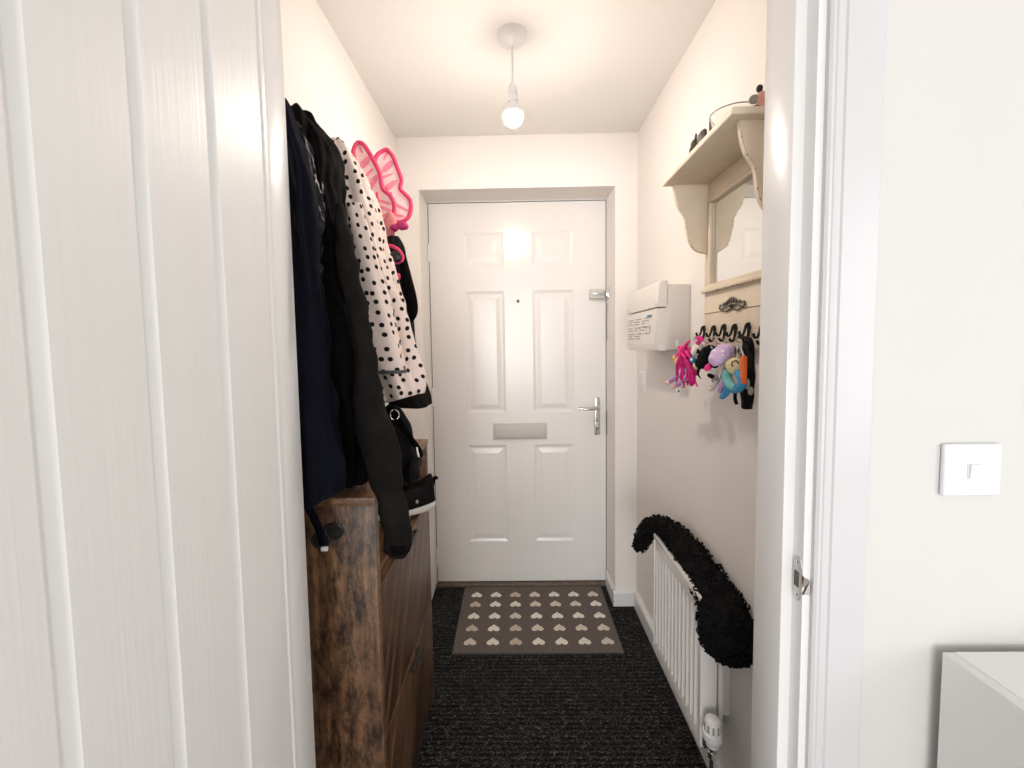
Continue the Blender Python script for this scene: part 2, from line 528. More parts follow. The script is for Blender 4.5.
b = MB(); skirting(b, (XR, 0.80, 0), (XR, YE - 0.017, 0), (-1, 0, 0))
struct(b.build('baseboard_right', 'gloss', smooth=False), 'white skirting along the right hall wall under the radiator', 'skirting board')
b = MB(); skirting(b, (XR, YE, 0), (OR_ - 0.012, YE, 0), (0, -1, 0)); skirting(b, (OR_, YE - 0.005, 0), (OR_, 2.255, 0), (-1, 0, 0), t=0.012)
struct(b.build('baseboard_end', 'gloss', smooth=False), 'short white skirting in the corner right of the front door', 'skirting board')
b = MB(); skirting(b, (XL, 1.45, 0), (XL, YE, 0), (1, 0, 0)); skirting(b, (XL, YE, 0), (OL, YE, 0), (0, -1, 0))
struct(b.build('baseboard_left', 'gloss', smooth=False), 'white skirting on the left between shoe cabinet and front door', 'skirting board')

# lining of the doorway: jamb faces, stops, head
b = MB()
SX = 0.4212
b.box(0.4385, 0.4685, 0.6585, 0.7615, 0, DT + 0.03, 0.0015)
b.box(SX, 0.4395, 0.683, 0.7615, 0, DT, 0.0025)
lin = b.build('trim_1', 'gloss')
struct(lin, 'white door lining with stop and strike plate right of the doorway', 'door lining')
b = MB()
zc = at(797.5, 578, x=0.4385).z
yc = 0.671
b2 = [(-0.0135, -0.021), (-0.0135, 0.021), (-0.009, 0.032), (0, 0.036), (0.009, 0.032), (0.0135, 0.021), (0.0135, -0.021), (0.009, -0.032), (0, -0.036), (-0.009, -0.032)]
b.prism([(0.4388, yc + a * 0.8, zc + z) for a, z in b2], (-0.0016, 0, 0))
b.prism([(0.4388, yc - 0.008, zc + 0.014), (0.4388, yc - 0.008, zc - 0.019), (0.4405, 0.6575, zc - 0.019), (0.4475, 0.6545, zc - 0.017), (0.4475, 0.6545, zc + 0.004), (0.4405, 0.6575, zc + 0.008)], (-0.0014, -0.0012, 0))
sp = b.build('strike_plate', 'steel', lin, smooth=False, label='brushed steel strike plate with a lip')
b = MB(); b.box(0.4365, 0.4373, yc - 0.0045, yc + 0.0055, zc - 0.013, zc + 0.011)
b.build('latch_hole', 'pewter', sp, smooth=False)
for dz in (-0.026, 0.026):
    b = MB(); b.lathe([(0.0, -0.001), (0.0028, -0.001), (0.0028, 0.0005), (0.0012, 0.001), (0, 0.001)], (0.4373, yc, zc + dz), (-1, 0, 0), 12)
    b.build('screw', 'chrome', sp)
b = MB()
b.box(-0.430, -0.3765, 0.700, 0.7615, 0, DT, 0.002)
struct(b.build('trim_2', 'gloss'), 'white door lining at the hinge side of the open door', 'door lining')
b = MB()
b.box(-0.43, 0.4385, 0.6585, 0.7615, DT, DT + 0.03, 0.002)
struct(b.build('trim_3', 'gloss'), 'white head lining over the doorway', 'door lining')
# architraves (moulded), room side
def architrave(b, x0, x1, sgn):
    # profile across the width in x, thickness towards the room
    w = x1 - x0
    pr = [(0, 0), (0, 0.009), (0.05, 0.012), (0.10, 0.012), (0.12, 0.0135), (0.19, 0.0145), (0.24, 0.0145), (0.27, 0.017), (0.60, 0.018), (0.93, 0.018), (1.0, 0.012), (1.0, 0)]
    if sgn < 0:
        pr = [(1 - a, t) for a, t in pr][::-1]
    b.prism([(x0 + a * w, YP0 - t, 0) for a, t in pr], (0, 0, DT + 0.09))


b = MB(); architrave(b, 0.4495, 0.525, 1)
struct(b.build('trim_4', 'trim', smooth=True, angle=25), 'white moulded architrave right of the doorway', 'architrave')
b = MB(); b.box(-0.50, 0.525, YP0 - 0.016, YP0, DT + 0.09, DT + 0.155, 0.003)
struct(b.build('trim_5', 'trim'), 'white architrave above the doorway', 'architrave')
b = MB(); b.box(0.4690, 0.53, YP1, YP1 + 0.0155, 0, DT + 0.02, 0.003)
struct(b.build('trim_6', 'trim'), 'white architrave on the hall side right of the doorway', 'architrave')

# ------------------------------------------------------------------ open inner door, left
b = MB()
XF = -0.376
ys = [0.685, 0.5676, 0.4544, 0.3431, 0.23, 0.117]
gw = 0.0095
prof = [(XF, 0.698), (XF, 0.690), (XF - 0.0025, 0.687), (XF - 0.0025, 0.683), (XF, 0.680)]
for y in ys:
    ww = gw if y != 0.685 else 0.0
    if ww:
        prof += [(XF, y + ww), (XF - 0.0012, y + ww - 0.0012), (XF - 0.0068, y + 0.0012), (XF - 0.0072, y), (XF - 0.0068, y - 0.0012), (XF - 0.0012, y - ww + 0.0012), (XF, y - ww)]
prof += [(XF, -0.055), (XF - 0.035, -0.055), (XF - 0.035, 0.698)]
b.prism([(x, y, 0.012) for x, y in prof], (0, 0, 1.985))
d2 = b.build('door_2', 'grain', smooth=True, angle=8)
struct(d2, 'open white grooved inner door with embossed grain at the left', 'door')

# ------------------------------------------------------------------ front door
fd = thing('door_1', (0, YD, 0.02), 'closed white six-panel front door at the end of the hall', 'door', kind='structure')
X0, X1, Z0, Z1 = -0.4215, 0.4735, 0.020, 1.992
b = MB()
t = bmesh.new()


def quad(a, b_, c, d):
    t.faces.new([t.verts.new(p) for p in (a, b_, c, d)])


PX = [(-0.249, -0.043), (0.101, 0.307)]
PZ = [(0.236, 0.754), (0.924, 1.550), (1.678, 1.844)]
gx = [X0, PX[0][0], PX[0][1], PX[1][0], PX[1][1], X1]
gz = [Z0, PZ[0][0], PZ[0][1], PZ[1][0], PZ[1][1], PZ[2][0], PZ[2][1], Z1]
for i in range(5):
    for j in range(7):
        x0, x1, z0, z1 = gx[i], gx[i + 1], gz[j], gz[j + 1]
        if i in (1, 3) and j in (1, 3, 5):
            lv = [(0, 0), (0.004, 0.002), (0.014, 0.005), (0.020, 0.005), (0.042, 0.001), (0.045, 0.0008)]
            for (a, da), (c, dc) in zip(lv, lv[1:]):
                A = [(x0 + a, z0 + a), (x1 - a, z0 + a), (x1 - a, z1 - a), (x0 + a, z1 - a)]
                C = [(x0 + c, z0 + c), (x1 - c, z0 + c), (x1 - c, z1 - c), (x0 + c, z1 - c)]
                for k in range(4):
                    l = (k + 1) % 4
                    quad((A[k][0], YD + da, A[k][1]), (A[l][0], YD + da, A[l][1]), (C[l][0], YD + dc, C[l][1]), (C[k][0], YD + dc, C[k][1]))
            a, da = lv[-1]
            quad((x0 + a, YD + da, z0 + a), (x1 - a, YD + da, z0 + a), (x1 - a, YD + da, z1 - a), (x0 + a, YD + da, z1 - a))
        else:
            quad((x0, YD, z0), (x1, YD, z0), (x1, YD, z1), (x0, YD, z1))
Y2 = YD + 0.044
quad((X0, YD, Z0), (X0, YD, Z1), (X0, Y2, Z1), (X0, Y2, Z0)); quad((X1, YD, Z1), (X1, YD, Z0), (X1, Y2, Z0), (X1, Y2, Z1))
quad((X0, YD, Z1), (X1, YD, Z1), (X1, Y2, Z1), (X0, Y2, Z1)); quad((X1, YD, Z0), (X0, YD, Z0), (X0, Y2, Z0), (X1, Y2, Z0))
quad((X1, Y2, Z0), (X0, Y2, Z0), (X0, Y2, Z1), (X1, Y2, Z1))
bmesh.ops.remove_doubles(t, verts=t.verts[:], dist=1e-5)
b._take(t, 0)
b.build('door_leaf', 'frontdoor', fd, smooth=False)
# dark strip that paints the shade of the gap round the leaf, and frame
b = MB()
b.box(X0 - 0.0035, X0, YD + 0.004, YD + 0.04, Z0, Z1 + 0.003); b.box(X1, X1 + 0.0035, YD + 0.002, YD + 0.04, Z0, Z1 + 0.003); b.box(X0, X1, YD + 0.004, YD + 0.04, Z1, Z1 + 0.003)
b.build('gap_shade', 'shadowgap', fd, smooth=False, label='dark strip painted for the shaded gap around the door leaf')
b = MB()
b.box(OL, X0 - 0.0035, YD - 0.008, YD + 0.06, 0, OT); b.box(X1 + 0.0035, OR_, YD - 0.008, YD + 0.06, 0, OT); b.box(OL, OR_, YD - 0.008, YD + 0.06, Z1 + 0.003, OT)
b.build('door_frame', 'gloss', fd, smooth=False)
b = MB(); b.box(OL, OR_, YD - 0.028, YD + 0.05, 0.0, 0.014, 0.003)
b.build('threshold', 'brown', fd, label='brown threshold strip')
# letter plate
lp = at(520, 431, y=YD)
b = MB()
lx0, lx1, lz0, lz1 = -0.112, 0.168, 0.784, 0.869
b.box(lx0, lx1, YD - 0.008, YD + 0.001, lz0, lz1, 0.004)
l_o = b.build('letter_plate', 'alum', fd, label='satin aluminium letter plate')
b = MB(); b.box(lx0 + 0.012, lx1 - 0.012, YD - 0.013, YD - 0.006, lz0 + 0.010, lz1 - 0.010, 0.003)
b.build('flap', 'alum', l_o)
# viewer
p = at(518, 301, y=YD)
b = MB(); b.lathe([(0, -0.001), (0.009, -0.001), (0.009, 0.004), (0.006, 0.006), (0, 0.006)], (p.x, YD, p.z), (0, -1, 0), 20)
vw = b.build('door_viewer', 'chrome', fd)
b = MB(); b.lathe([(0, 0.0), (0.0062, 0.0), (0.005, 0.0078), (0, 0.0085)], (p.x, YD, p.z), (0, -1, 0), 16); b.build('lens', 'black', vw)
# handle
hx, hz0, hz1 = 0.428, 0.803, 0.998
b = MB(); b.box(hx - 0.0145, hx + 0.0145, YD - 0.010, YD + 0.001, hz0, hz1, 0.0045, seg=3)
hp = b.build('handle_plate', 'chrome', fd)
hz = 0.945
b = MB()
b.lathe([(0.012, 0), (0.012, 0.02), (0.009, 0.024), (0.009, 0.05), (0, 0.05)], (hx - 0.002, YD - 0.008, hz), (0, -1, 0), 18)
b.tube([(hx, YD - 0.05, hz), (hx - 0.02, YD - 0.052, hz), (hx - 0.06, YD - 0.052, hz - 0.001), (hx - 0.105, YD - 0.05, hz + 0.002)], [0.009, 0.0085, 0.0075, 0.006], 12, n=16)
b.build('lever', 'chrome', hp, label='polished lever handle')
b = MB(); b.lathe([(0, 0), (0.0088, 0), (0.0088, 0.006), (0, 0.0065)], (hx, YD - 0.009, hz - 0.085), (0, -1, 0), 16); b.box(hx - 0.004, hx + 0.004, YD - 0.0165, YD - 0.009, hz - 0.103, hz - 0.09, 0.001)
b.build('lock_cylinder', 'steel', hp)
for z in (hz1 - 0.014, hz0 + 0.014):
    b = MB(); b.lathe([(0, 0), (0.004, 0), (0.004, 0.0014), (0, 0.002)], (hx, YD - 0.0098, z), (0, -1, 0), 12); b.build('screw', 'steel', hp)
# night latch
zl = at(600, 294, y=YD).z
b = MB(); b.box(0.390, 0.464, YD - 0.026, YD + 0.001, zl - 0.026, zl + 0.024, 0.004)
nl = b.build('night_latch', 'alum', fd, label='silver night latch beside the frame')
b = MB(); b.box(0.402, 0.460, YD - 0.034, YD - 0.025, zl - 0.006, zl + 0.006, 0.002); b.build('slide', 'steel', nl)
b = MB(); b.box(0.4740, 0.4790, YD - 0.06, YD - 0.004, zl - 0.03, zl + 0.028, 0.002); b.box(0.467, 0.4785, YD - 0.05, YD - 0.02, zl - 0.02, zl + 0.018, 0.002)
b.build('keep', 'chrome', fd, label='chrome latch keep on the frame')
b = MB(); b.box(0.4760, 0.4790, YD - 0.03, YD - 0.006, zl - 0.235, zl - 0.05, 0.001); b.build('chain_track', 'steel', fd)
for z in (at(606, 421, y=YD).z,):
    b = MB(); b.box(0.4735, 0.4775, YD - 0.010, YD + 0.004, z - 0.07, z + 0.055, 0.001); b.build('lock_keep', 'darksteel', fd)
for v_ in (253, 397, 556):
    p = at(428, v_, y=YD)
    b = MB()
    b.lathe([(0, -0.045), (0.0065, -0.045), (0.0065, -0.0155), (0.0058, -0.015), (0.0065, -0.0145), (0.0065, 0.0145), (0.0058, 0.015), (0.0065, 0.0155), (0.0065, 0.045), (0, 0.045)], (X0 - 0.001, YD - 0.006, p.z), (0, 0, 1), 14)
    b.box(X0 - 0.007, X0 + 0.010, YD - 0.004, YD + 0.002, p.z - 0.043, p.z + 0.043, 0.001)
    b.build('hinge', 'gloss', fd)

# ------------------------------------------------------------------ pendant light
ly = 1.42
lx = 0.0095
BZ = 0.031   # bulb height offset
pl = thing('pendant_light', (lx, ly, 1.96), 'bare lit bulb hanging on a short white cord from the hall ceiling', 'pendant light')
b = MB(); b.lathe([(0, 0.0), (0.046, 0.0), (0.046, -0.004), (0.043, -0.018), (0.035, -0.027), (0.012, -0.032), (0.006, -0.036), (0, -0.036)], (lx, ly, ZC))
b.build('ceiling_rose', 'plastic', pl)
b = MB(); b.tube([(lx, ly, ZC - 0.03), (lx, ly, 2.05 + BZ)], 0.0028, 10); b.build('cord', 'plastic', pl)
b = MB(); b.lathe([(0, 2.062), (0.006, 2.06), (0.010, 2.05), (0.0135, 2.047), (0.0135, 2.035), (0.015, 2.034), (0.015, 2.026), (0.0135, 2.025), (0.0135, 2.018), (0.0165, 2.016), (0.0165, 2.003), (0.0135, 2.001), (0, 2.001)], (lx, ly, BZ))
b.build('lamp_holder', 'plastic', pl)
b = MB(); b.lathe([(0, 2.003), (0.0125, 2.003), (0.0125, 1.998), (0.0175, 1.990), (0.0245, 1.978), (0.0285, 1.969), (0.0285, 1.966), (0, 1.966)], (lx, ly, BZ))  # opaque collar added so the bulb throws less light on the ceiling
b.build('added_bulb_collar', 'plastic', pl, label='white plastic collar added on the bulb to block its upward light')
b = MB(); b.lathe([(0, 1.967), (0.0285, 1.967), (0.0305, 1.960), (0.0295, 1.950), (0.024, 1.939), (0.014, 1.931), (0, 1.929)], (lx, ly, BZ))
b.build('bulb', 'bulb', pl, label='lit warm white bulb')

# ------------------------------------------------------------------ doormat
b = MB()
mx0, mx1, my0, my1 = -0.275, 0.440, 1.737, 2.236
b.box(mx0, mx1, my0, my1, 0.0005, 0.006, 0.002, mi=1)
b.box(mx0 + 0.004, mx1 - 0.004, my0 + 0.004, my1 - 0.004, 0.004, 0.0085, 0.0015, mi=0)
rows_v = [593.9, 603.3, 615.0, 627.2, 640.7]
rnd = random.Random(3)
for r, vv in enumerate(rows_v):
    yy = at(520, vv, z=0.01).y
    for c in range(7):
        xx = mx0 + 0.0985 * (mx1 - mx0) + c * (0.822 * (mx1 - mx0)) / 6
        w = 0.027
        pts = []
        for k in range(28):
            a = 2 * math.pi * k / 28
            hx_ = 16 * math.sin(a) ** 3 / 16
            hy_ = (13 * math.cos(a) - 5 * math.cos(2 * a) - 2 * math.cos(3 * a) - math.cos(4 * a)) / 16
            pts.append((xx + hx_ * w, yy - (hy_ + 0.15) * w, 0.008))
        b.prism(pts, (0, 0, 0.0014), mi=2 + rnd.choice((0, 0, 1, 2)))
tag(b.build('doormat', ['doormat', 'matedge', 'heart0', 'heart1', 'heart2'], smooth=False), 'taupe doormat with rows of cream and beige hearts on the carpet before the front door', 'doormat')

# ------------------------------------------------------------------ radiator
XRF = 0.480
ra = thing('radiator', (0.52, 1.30, 0.19), 'white fluted panel radiator low on the right hall wall', 'radiator')
ry0, ry1, rz0, rz1 = 1.117, 1.502, 0.199, 0.615
rings_ = []
nf = 12
pr = []
fl = (ry1 - ry0 - 0.03) / nf
for k in range(nf):
    a = ry0 + 0.015 + k * fl
    pr += [(0.007, a + 0.003), (0.0, a + 0.009), (0.0, a + fl - 0.009), (0.007, a + fl - 0.003)]
b = MB()
t = bmesh.new()
prof = [(0, ry0)] + [(x, y) for x, y in [(0.0, ry0 + 0.012)]] + [(-x + 0.007, y) for x, y in pr] + [(0.0, ry1 - 0.012), (0, ry1)]
lev = [(rz0, 0.0), (rz0 + 0.03, 0.0), (rz0 + 0.055, 1.0), (rz1 - 0.075, 1.0), (rz1 - 0.05, 0.0), (rz1 - 0.012, 0.0)]
grid = [[t.verts.new((XRF + 0.004 + 1.5 * d * k, y, z)) for d, y in [(p[0], p[1]) for p in prof]] for z, k in lev]
for i in range(len(lev) - 1):
    for j in range(len(prof) - 1):
        t.faces.new((grid[i][j], grid[i][j + 1], grid[i + 1][j + 1], grid[i + 1][j]))
r = bmesh.ops.extrude_face_region(t, geom=t.faces[:])
bmesh.ops.translate(t, vec=(0.010, 0, 0), verts=[g for g in r['geom'] if isinstance(g, bmesh.types.BMVert)])
bmesh.ops.recalc_face_normals(t, faces=t.faces[:])
b._take(t, 0)
b.build('front_panel', 'rad', ra, angle=35)
b = MB(); b.box(0.532, 0.546, ry0 + 0.004, ry1 - 0.004, rz0, rz1 - 0.012, 0.004); b.build('back_panel', 'rad', ra)
for y0, y1 in ((ry0 - 0.003, ry0 + 0.0015), (ry1 - 0.0015, ry1 + 0.003)):
    b = MB(); b.box(XRF + 0.001, 0.525, y0, y1, rz0 + 0.012, rz1 - 0.006, 0.0015); b.build('side_panel', 'rad', ra)
b = MB()
b.box(XRF - 0.001, XRF + 0.010, ry0 - 0.002, ry1 + 0.002, rz1 - 0.018, rz1, 0.003)
b.box(0.528, 0.540, ry0, ry1, rz1 - 0.012, rz1 - 0.002, 0.001)
for k in range(15):
    y = ry0 + 0.012 + k * (ry1 - ry0 - 0.024) / 14
    b.box(XRF + 0.008, 0.532, y - 0.004, y + 0.004, rz1 - 0.010, rz1 - 0.003)
b.build('top_grille', 'rad', ra)
for y in (ry0 + 0.06, ry1 - 0.06):
    b = MB(); b.box(0.544, XR, y - 0.02, y + 0.02, rz0 + 0.05, rz1 - 0.08, 0.003); b.build('wall_bracket', 'rad', ra)
# thermostatic valve
va = at(712.5, 735, y=1.075)
vx, vy, vz = va.x, 1.075, va.z
b = MB()
b.lathe([(0, -0.028), (0.015, -0.028), (0.017, -0.016), (0.021, -0.012), (0.0235, -0.008), (0.0235, 0.009), (0.0195, 0.012), (0.0195, 0.036), (0.0172, 0.044), (0.011, 0.048), (0, 0.0485)], (vx, vy, vz), (0, 0, 1), 28)
tv = b.build('thermostatic_valve', 'plastic', ra, label='white ribbed thermostatic valve head')
b = MB()
for k in range(10):
    a = 2 * math.pi * k / 10
    b.box(0.0185, 0.0202, -0.0025, 0.0025, 0.015, 0.035, mtx=Matrix.Translation((vx, vy, vz)) @ Matrix.Rotation(a, 4, 'Z'))
b.build('grip_slot', 'ink', tv, smooth=False)
b = MB(); b.tube([(vx, vy, vz - 0.02), (vx, vy, vz - 0.06)], 0.0085, 14); b.tube([(vx, vy, vz - 0.035), (vx + 0.003, ry0 + 0.002, vz - 0.035)], 0.0075, 12)
b.lathe([(0, -0.008), (0.0115, -0.008), (0.0115, 0.008), (0, 0.008)], (vx, vy, vz - 0.052), (0, 0, 1), 6)
b.build('valve_body', 'chrome', ra)
b = MB(); b.tube([(vx, vy, vz - 0.05), (vx, vy, 0.0)], 0.0065, 12); b.build('pipe', 'chrome', ra)
b = MB(); b.box(XRF + 0.008, XRF + 0.024, ry0 - 0.014, ry0 + 0.002, rz0 + 0.008, rz0 + 0.034, 0.002); b.build('end_plug', 'darksteel', ra)
b = MB(); b.lathe([(0, 0), (0.006, 0), (0.006, 0.006), (0.0035, 0.007), (0.0035, 0.014), (0, 0.014)], (0.513, ry0 - 0.003, rz1 - 0.045), (0, -1, 0), 8); b.build('bleed_valve', 'darksteel', ra)

# ------------------------------------------------------------------ fluffy dog draught excluder on the radiator
dg = thing('draught_excluder', (0.52, 1.27, rz1), 'long black curly dog-shaped draught excluder lying along the radiator top', 'draught excluder')


def furry(path, rads, n, seg, amp, name, parent, tufts, seed):
    rr = interp_rows([(*p, q) for p, q in zip(path, rads)], n)
    b = MB()
    b.tube([r[:3] for r in rr], [max(r[3], 0.002) for r in rr], seg)
    b.bm.normal_update()
    for v in b.bm.verts:
        d = mnoise.noise(v.co * 55) * 0.6 + mnoise.noise(v.co * 130) * 0.5 + 0.35 * mnoise.noise(v.co * 300)
        v.co += v.normal * amp * d
    b.bm.normal_update()
    rg = random.Random(seed)
    vs = [(v.co.copy(), v.normal.copy()) for v in b.bm.verts]
    for k in range(tufts):
        c, nn = vs[rg.randrange(len(vs))]
        t1 = V((rg.uniform(-1, 1), rg.uniform(-1, 1), rg.uniform(-1, 1)))
        t1 = (t1 - nn * t1.dot(nn)).normalized()
        L = rg.uniform(0.006, 0.012)
        p = [c - nn * 0.002, c + nn * L * 0.55 + t1 * L * 0.1, c + nn * L * 0.75 + t1 * L * 0.55, c + nn * L * 0.4 + t1 * L * 0.95]
        b.tube(p, [0.0028, 0.0026, 0.0022, 0.0008], 5)
    return b.build(name, 'blackfur', parent, angle=80)


pth, rad_ = [], []
for u_, v_, x_, r_ in ((639.5, 547, 0.462, 5), (643, 538, 0.466, 6.5), (648, 530, 0.480, 8), (657, 526, 0.505, 9), (671, 533, 0.524, 11), (688, 552, 0.534, 14.5), (704.5, 576, 0.536, 16), (718, 600, 0.533, 20.5), (726, 622, 0.526, 25), (731, 642, 0.520, 24), (735, 655, 0.516, 17), (737, 663, 0.514, 7)):
    p = at(u_, v_, x=x_)
    pth.append(tuple(p)); rad_.append(r_ * p.y / 440)
body = furry(pth, rad_, 130, 40, 0.006, 'body', dg, 1500, 1)
ep = [at(709, 617, x=0.505), at(708, 630, x=0.500), at(711, 643, x=0.500), at(716, 650, x=0.503)]
furry([tuple(p) for p in ep], [0.012, 0.017, 0.018, 0.009], 26, 28, 0.005, 'ear', dg, 200, 3)
b = MB(); b.blob(at(705.5, 609, x=0.503), (0.007, 0.007, 0.007), sub=3); b.build('eye', 'black', dg)
b = MB(); b.tube([at(708, 618, x=0.492), at(706, 626, x=0.490), at(707.5, 633, x=0.490)], 0.0018, 8, n=10); q = at(706, 627, x=0.488); b.box(q.x - 0.002, q.x + 0.002, q.y - 0.006, q.y + 0.006, q.z - 0.010, q.z + 0.010, 0.001); b.build('sewn_tag', 'alum', dg, label='small silvery tag')

# ------------------------------------------------------------------ fuse box
XC = 0.475
fb = thing('fuse_box', (XR, 1.65, 1.235), 'pale grey fuse box with a printed label on the right hall wall', 'fuse box')
y0, y1, z0, z1 = 1.459, 1.838, 1.252, 1.482
b = MB(); b.box(0.500, XR, y0, y1, z0 + 0.002, z1 - 0.012, 0.005); b.build('body', 'fuse', fb)
b = MB(); b.prism([(XC, y0 - 0.002, 1.396), (XC + 0.004, y0 - 0.002, z1 - 0.014), (XC + 0.012, y0 - 0.002, z1), (0.507, y0 - 0.002, z1), (0.507, y0 - 0.002, 1.396)], (0, y1 - y0 + 0.004, 0), bev=0.002)
b.build('upper_cover', 'fuse2', fb, angle=30)
b = MB(); b.prism([(XC + 0.003, y0 + 0.001, z0), (XC, y0 + 0.001, z0 + 0.02), (XC, y0 + 0.001, 1.392), (0.507, y0 + 0.001, 1.392), (0.507, y0 + 0.001, z0)], (0, y1 - y0 - 0.002, 0), bev=0.002)
fl_ = b.build('hinged_flap', 'fuse2', fb, angle=30, label='hinged lower flap with a printed label')
b = MB(); b.box(XC - 0.0008, XC + 0.001, y0 + 0.04, y1 - 0.012, z0 + 0.022, 1.384)
lb = b.build('printed_label', 'label', fl_, smooth=False)
rg = random.Random(5)
b = MB()
for r, zz in enumerate([1.366, 1.357, 1.348, 1.334, 1.325, 1.311, 1.302, 1.293]):
    yy = y1 - 0.02
    for k in range(3 if r < 6 else 2):
        ln = rg.uniform(0.04, 0.085)
        b.box(XC - 0.0016, XC - 0.0006, yy - ln, yy, zz - 0.0016, zz + 0.0016)
        yy -= ln + rg.uniform(0.02, 0.04)
b.box(XC - 0.0016, XC - 0.0006, 1.575, 1.66, 1.310, 1.3115); b.box(XC - 0.0016, XC - 0.0006, 1.575, 1.66, 1.336, 1.3375)
b.box(XC - 0.0016, XC - 0.0006, 1.575, 1.578, 1.310, 1.3375); b.box(XC - 0.0016, XC - 0.0006, 1.657, 1.66, 1.310, 1.3375)
b.box(XC - 0.0016, XC - 0.0006, 1.535, 1.543, 1.314, 1.339)
b.build('print', 'ink', lb, smooth=False, label='rows of small grey print')
b = MB(); 
for k in range(5):
    b.box(XC - 0.0016, XC - 0.0006, 1.518 + k * 0.011, 1.526 + k * 0.011, 1.367, 1.375)
b.build('logo', 'blueink', lb, smooth=False, label='small blue maker mark')
for y, z in ((y0 + 0.02, 1.406), (y1 - 0.02, 1.406)):
    b = MB(); b.lathe([(0, 0), (0.005, 0), (0.0045, 0.002), (0, 0.002)], (XC + 0.001, y, z), (-1, 0, 0), 14); b.build('screw', 'steel', fb)
b = MB(); b.lathe([(0, 0), (0.004, 0), (0.0035, 0.002), (0, 0.002)], (0.54, y0 + 0.001, 1.45), (0, -1, 0), 14); b.build('knockout', 'fuse2', fb)
b = MB(); b.box(0.535, 0.543, y0 - 0.001, y0 + 0.004, 1.262, 1.285, 0.001); b.build('side_clip', 'plastic', fb)

pw = at(643, 382, x=XR)
b = MB(); b.box(XR - 0.006, XR, pw.y - 0.04, pw.y + 0.04, pw.z - 0.048, pw.z + 0.048, 0.002)
wp = thing('wall_plate', (XR, pw.y, pw.z), 'small white wall plate on the right wall below the fuse box', 'wall plate')
b.build('plate', 'plastic', wp)
b = MB(); b.box(XR - 0.008, XR - 0.005, pw.y - 0.012, pw.y + 0.012, pw.z - 0.014, pw.z + 0.014, 0.002); b.build('button', 'plastic', wp)

# ------------------------------------------------------------------ mirror shelf with hooks
sh = thing('mirror_shelf', (XR, 1.08, 1.262), 'distressed cream shelf unit with mirror and coat hooks on the right wall', 'shelf unit')
BX = 0.553
sy0, sy1 = 0.905, 1.287
# backboard around the mirror
my0_, my1_ = 0.957, 1.246
b = MB()
bz0, bz1 = 1.262, 1.7225
mz0, mz1 = 1.440, 1.664
b.box(BX, XR, sy0, sy1, bz0, mz0, 0.002); b.box(BX, XR, sy0, sy1, mz1, bz1, 0.002)
b.box(BX, XR, sy0, my0_, mz0, mz1, 0.002); b.box(BX, XR, my1_, sy1, mz0, mz1, 0.002)
b.build('backboard', 'cream', sh)
b = MB(); b.box(BX + 0.006, BX + 0.012, my0_, my1_, mz0, mz1); b.build('mirror', 'mirror', sh, smooth=False, label='mirror glass')
b = MB()
fw_, ft = 0.012, 0.006
for (a0, a1, c0, c1) in ((my0_ - fw_, my1_ + fw_, mz0 - fw_, mz0), (my0_ - fw_, my1_ + fw_, mz1, mz1 + fw_), (my0_ - fw_, my0_, mz0, mz1), (my1_, my1_ + fw_, mz0, mz1)):
    b.box(BX - ft, BX + 0.006, a0, a1, c0, c1, 0.003)
b.box(BX - ft - 0.006, BX, sy0, sy1, mz0 - fw_ - 0.010, mz0 - fw_ + 0.002, 0.003)
b.build('mirror_frame', 'cream', sh)
b = MB(); b.box(BX - 0.001, BX + 0.002, sy0 + 0.001, sy1 - 0.001, 1.3595, 1.3615); b.build('groove', 'chip', sh, smooth=False)
rg = random.Random(9)
b = MB()
for k in range(12):
    y = rg.uniform(sy0, sy1)
    b.box(BX - ft - 0.0066, BX - 0.010, y, y + rg.uniform(0.002, 0.007), mz0 - fw_ - 0.0105, mz0 - fw_ - rg.uniform(0.008, 0.0095))
b.build('paint_chips', 'chip', sh, smooth=False, kind='stuff')
SX0 = 0.430
b = MB(); b.box(SX0, XR, 0.888, 1.290, 1.722, 1.737, 0.003, seg=3)
b.build('shelf_board', 'cream', sh)
# brackets
bk = [(673.7, 181.6), (675.0, 190), (676.2, 197), (678.8, 205), (682, 209.5), (684.6, 213.7), (686, 219), (686.6, 225.6), (687.3, 231), (689, 237.4), (691.2, 242), (694, 245.9), (698, 248.6), (703.5, 250)]
BR = []
for u_, v_ in bk:
    p = at(u_, v_, y=1.272)
    BR.append((p.x, p.z))
zt = BR[0][1]
BR = [(max(SX0 + 0.012, x), 1.7225 + (z - zt)) for x, z in BR]
for yb in (0.912, 1.272):
    pts = [(BX, yb, 1.7225)] + [(x, yb, z) for x, z in BR] + [(BX, yb, BR[-1][1] - 0.002)]
    b = MB(); b.prism(pts, (0, 0.014, 0), bev=0.0015)
    br = b.build('bracket', 'cream', sh, smooth=False)
    b = MB()
    for k in range(13):
        i = rg.randrange(1, len(BR) - 1)
        f = rg.random()
        x = BR[i][0] * f + BR[i + 1][0] * (1 - f); z = BR[i][1] * f + BR[i + 1][1] * (1 - f)
        s_ = rg.uniform(0.0008, 0.0017)
        b.blob((x, yb + 0.0005, z), (s_, s_ * 0.8, s_ * 1.6), sub=1)
    b.build('paint_chips', 'chip', br, kind='stuff')
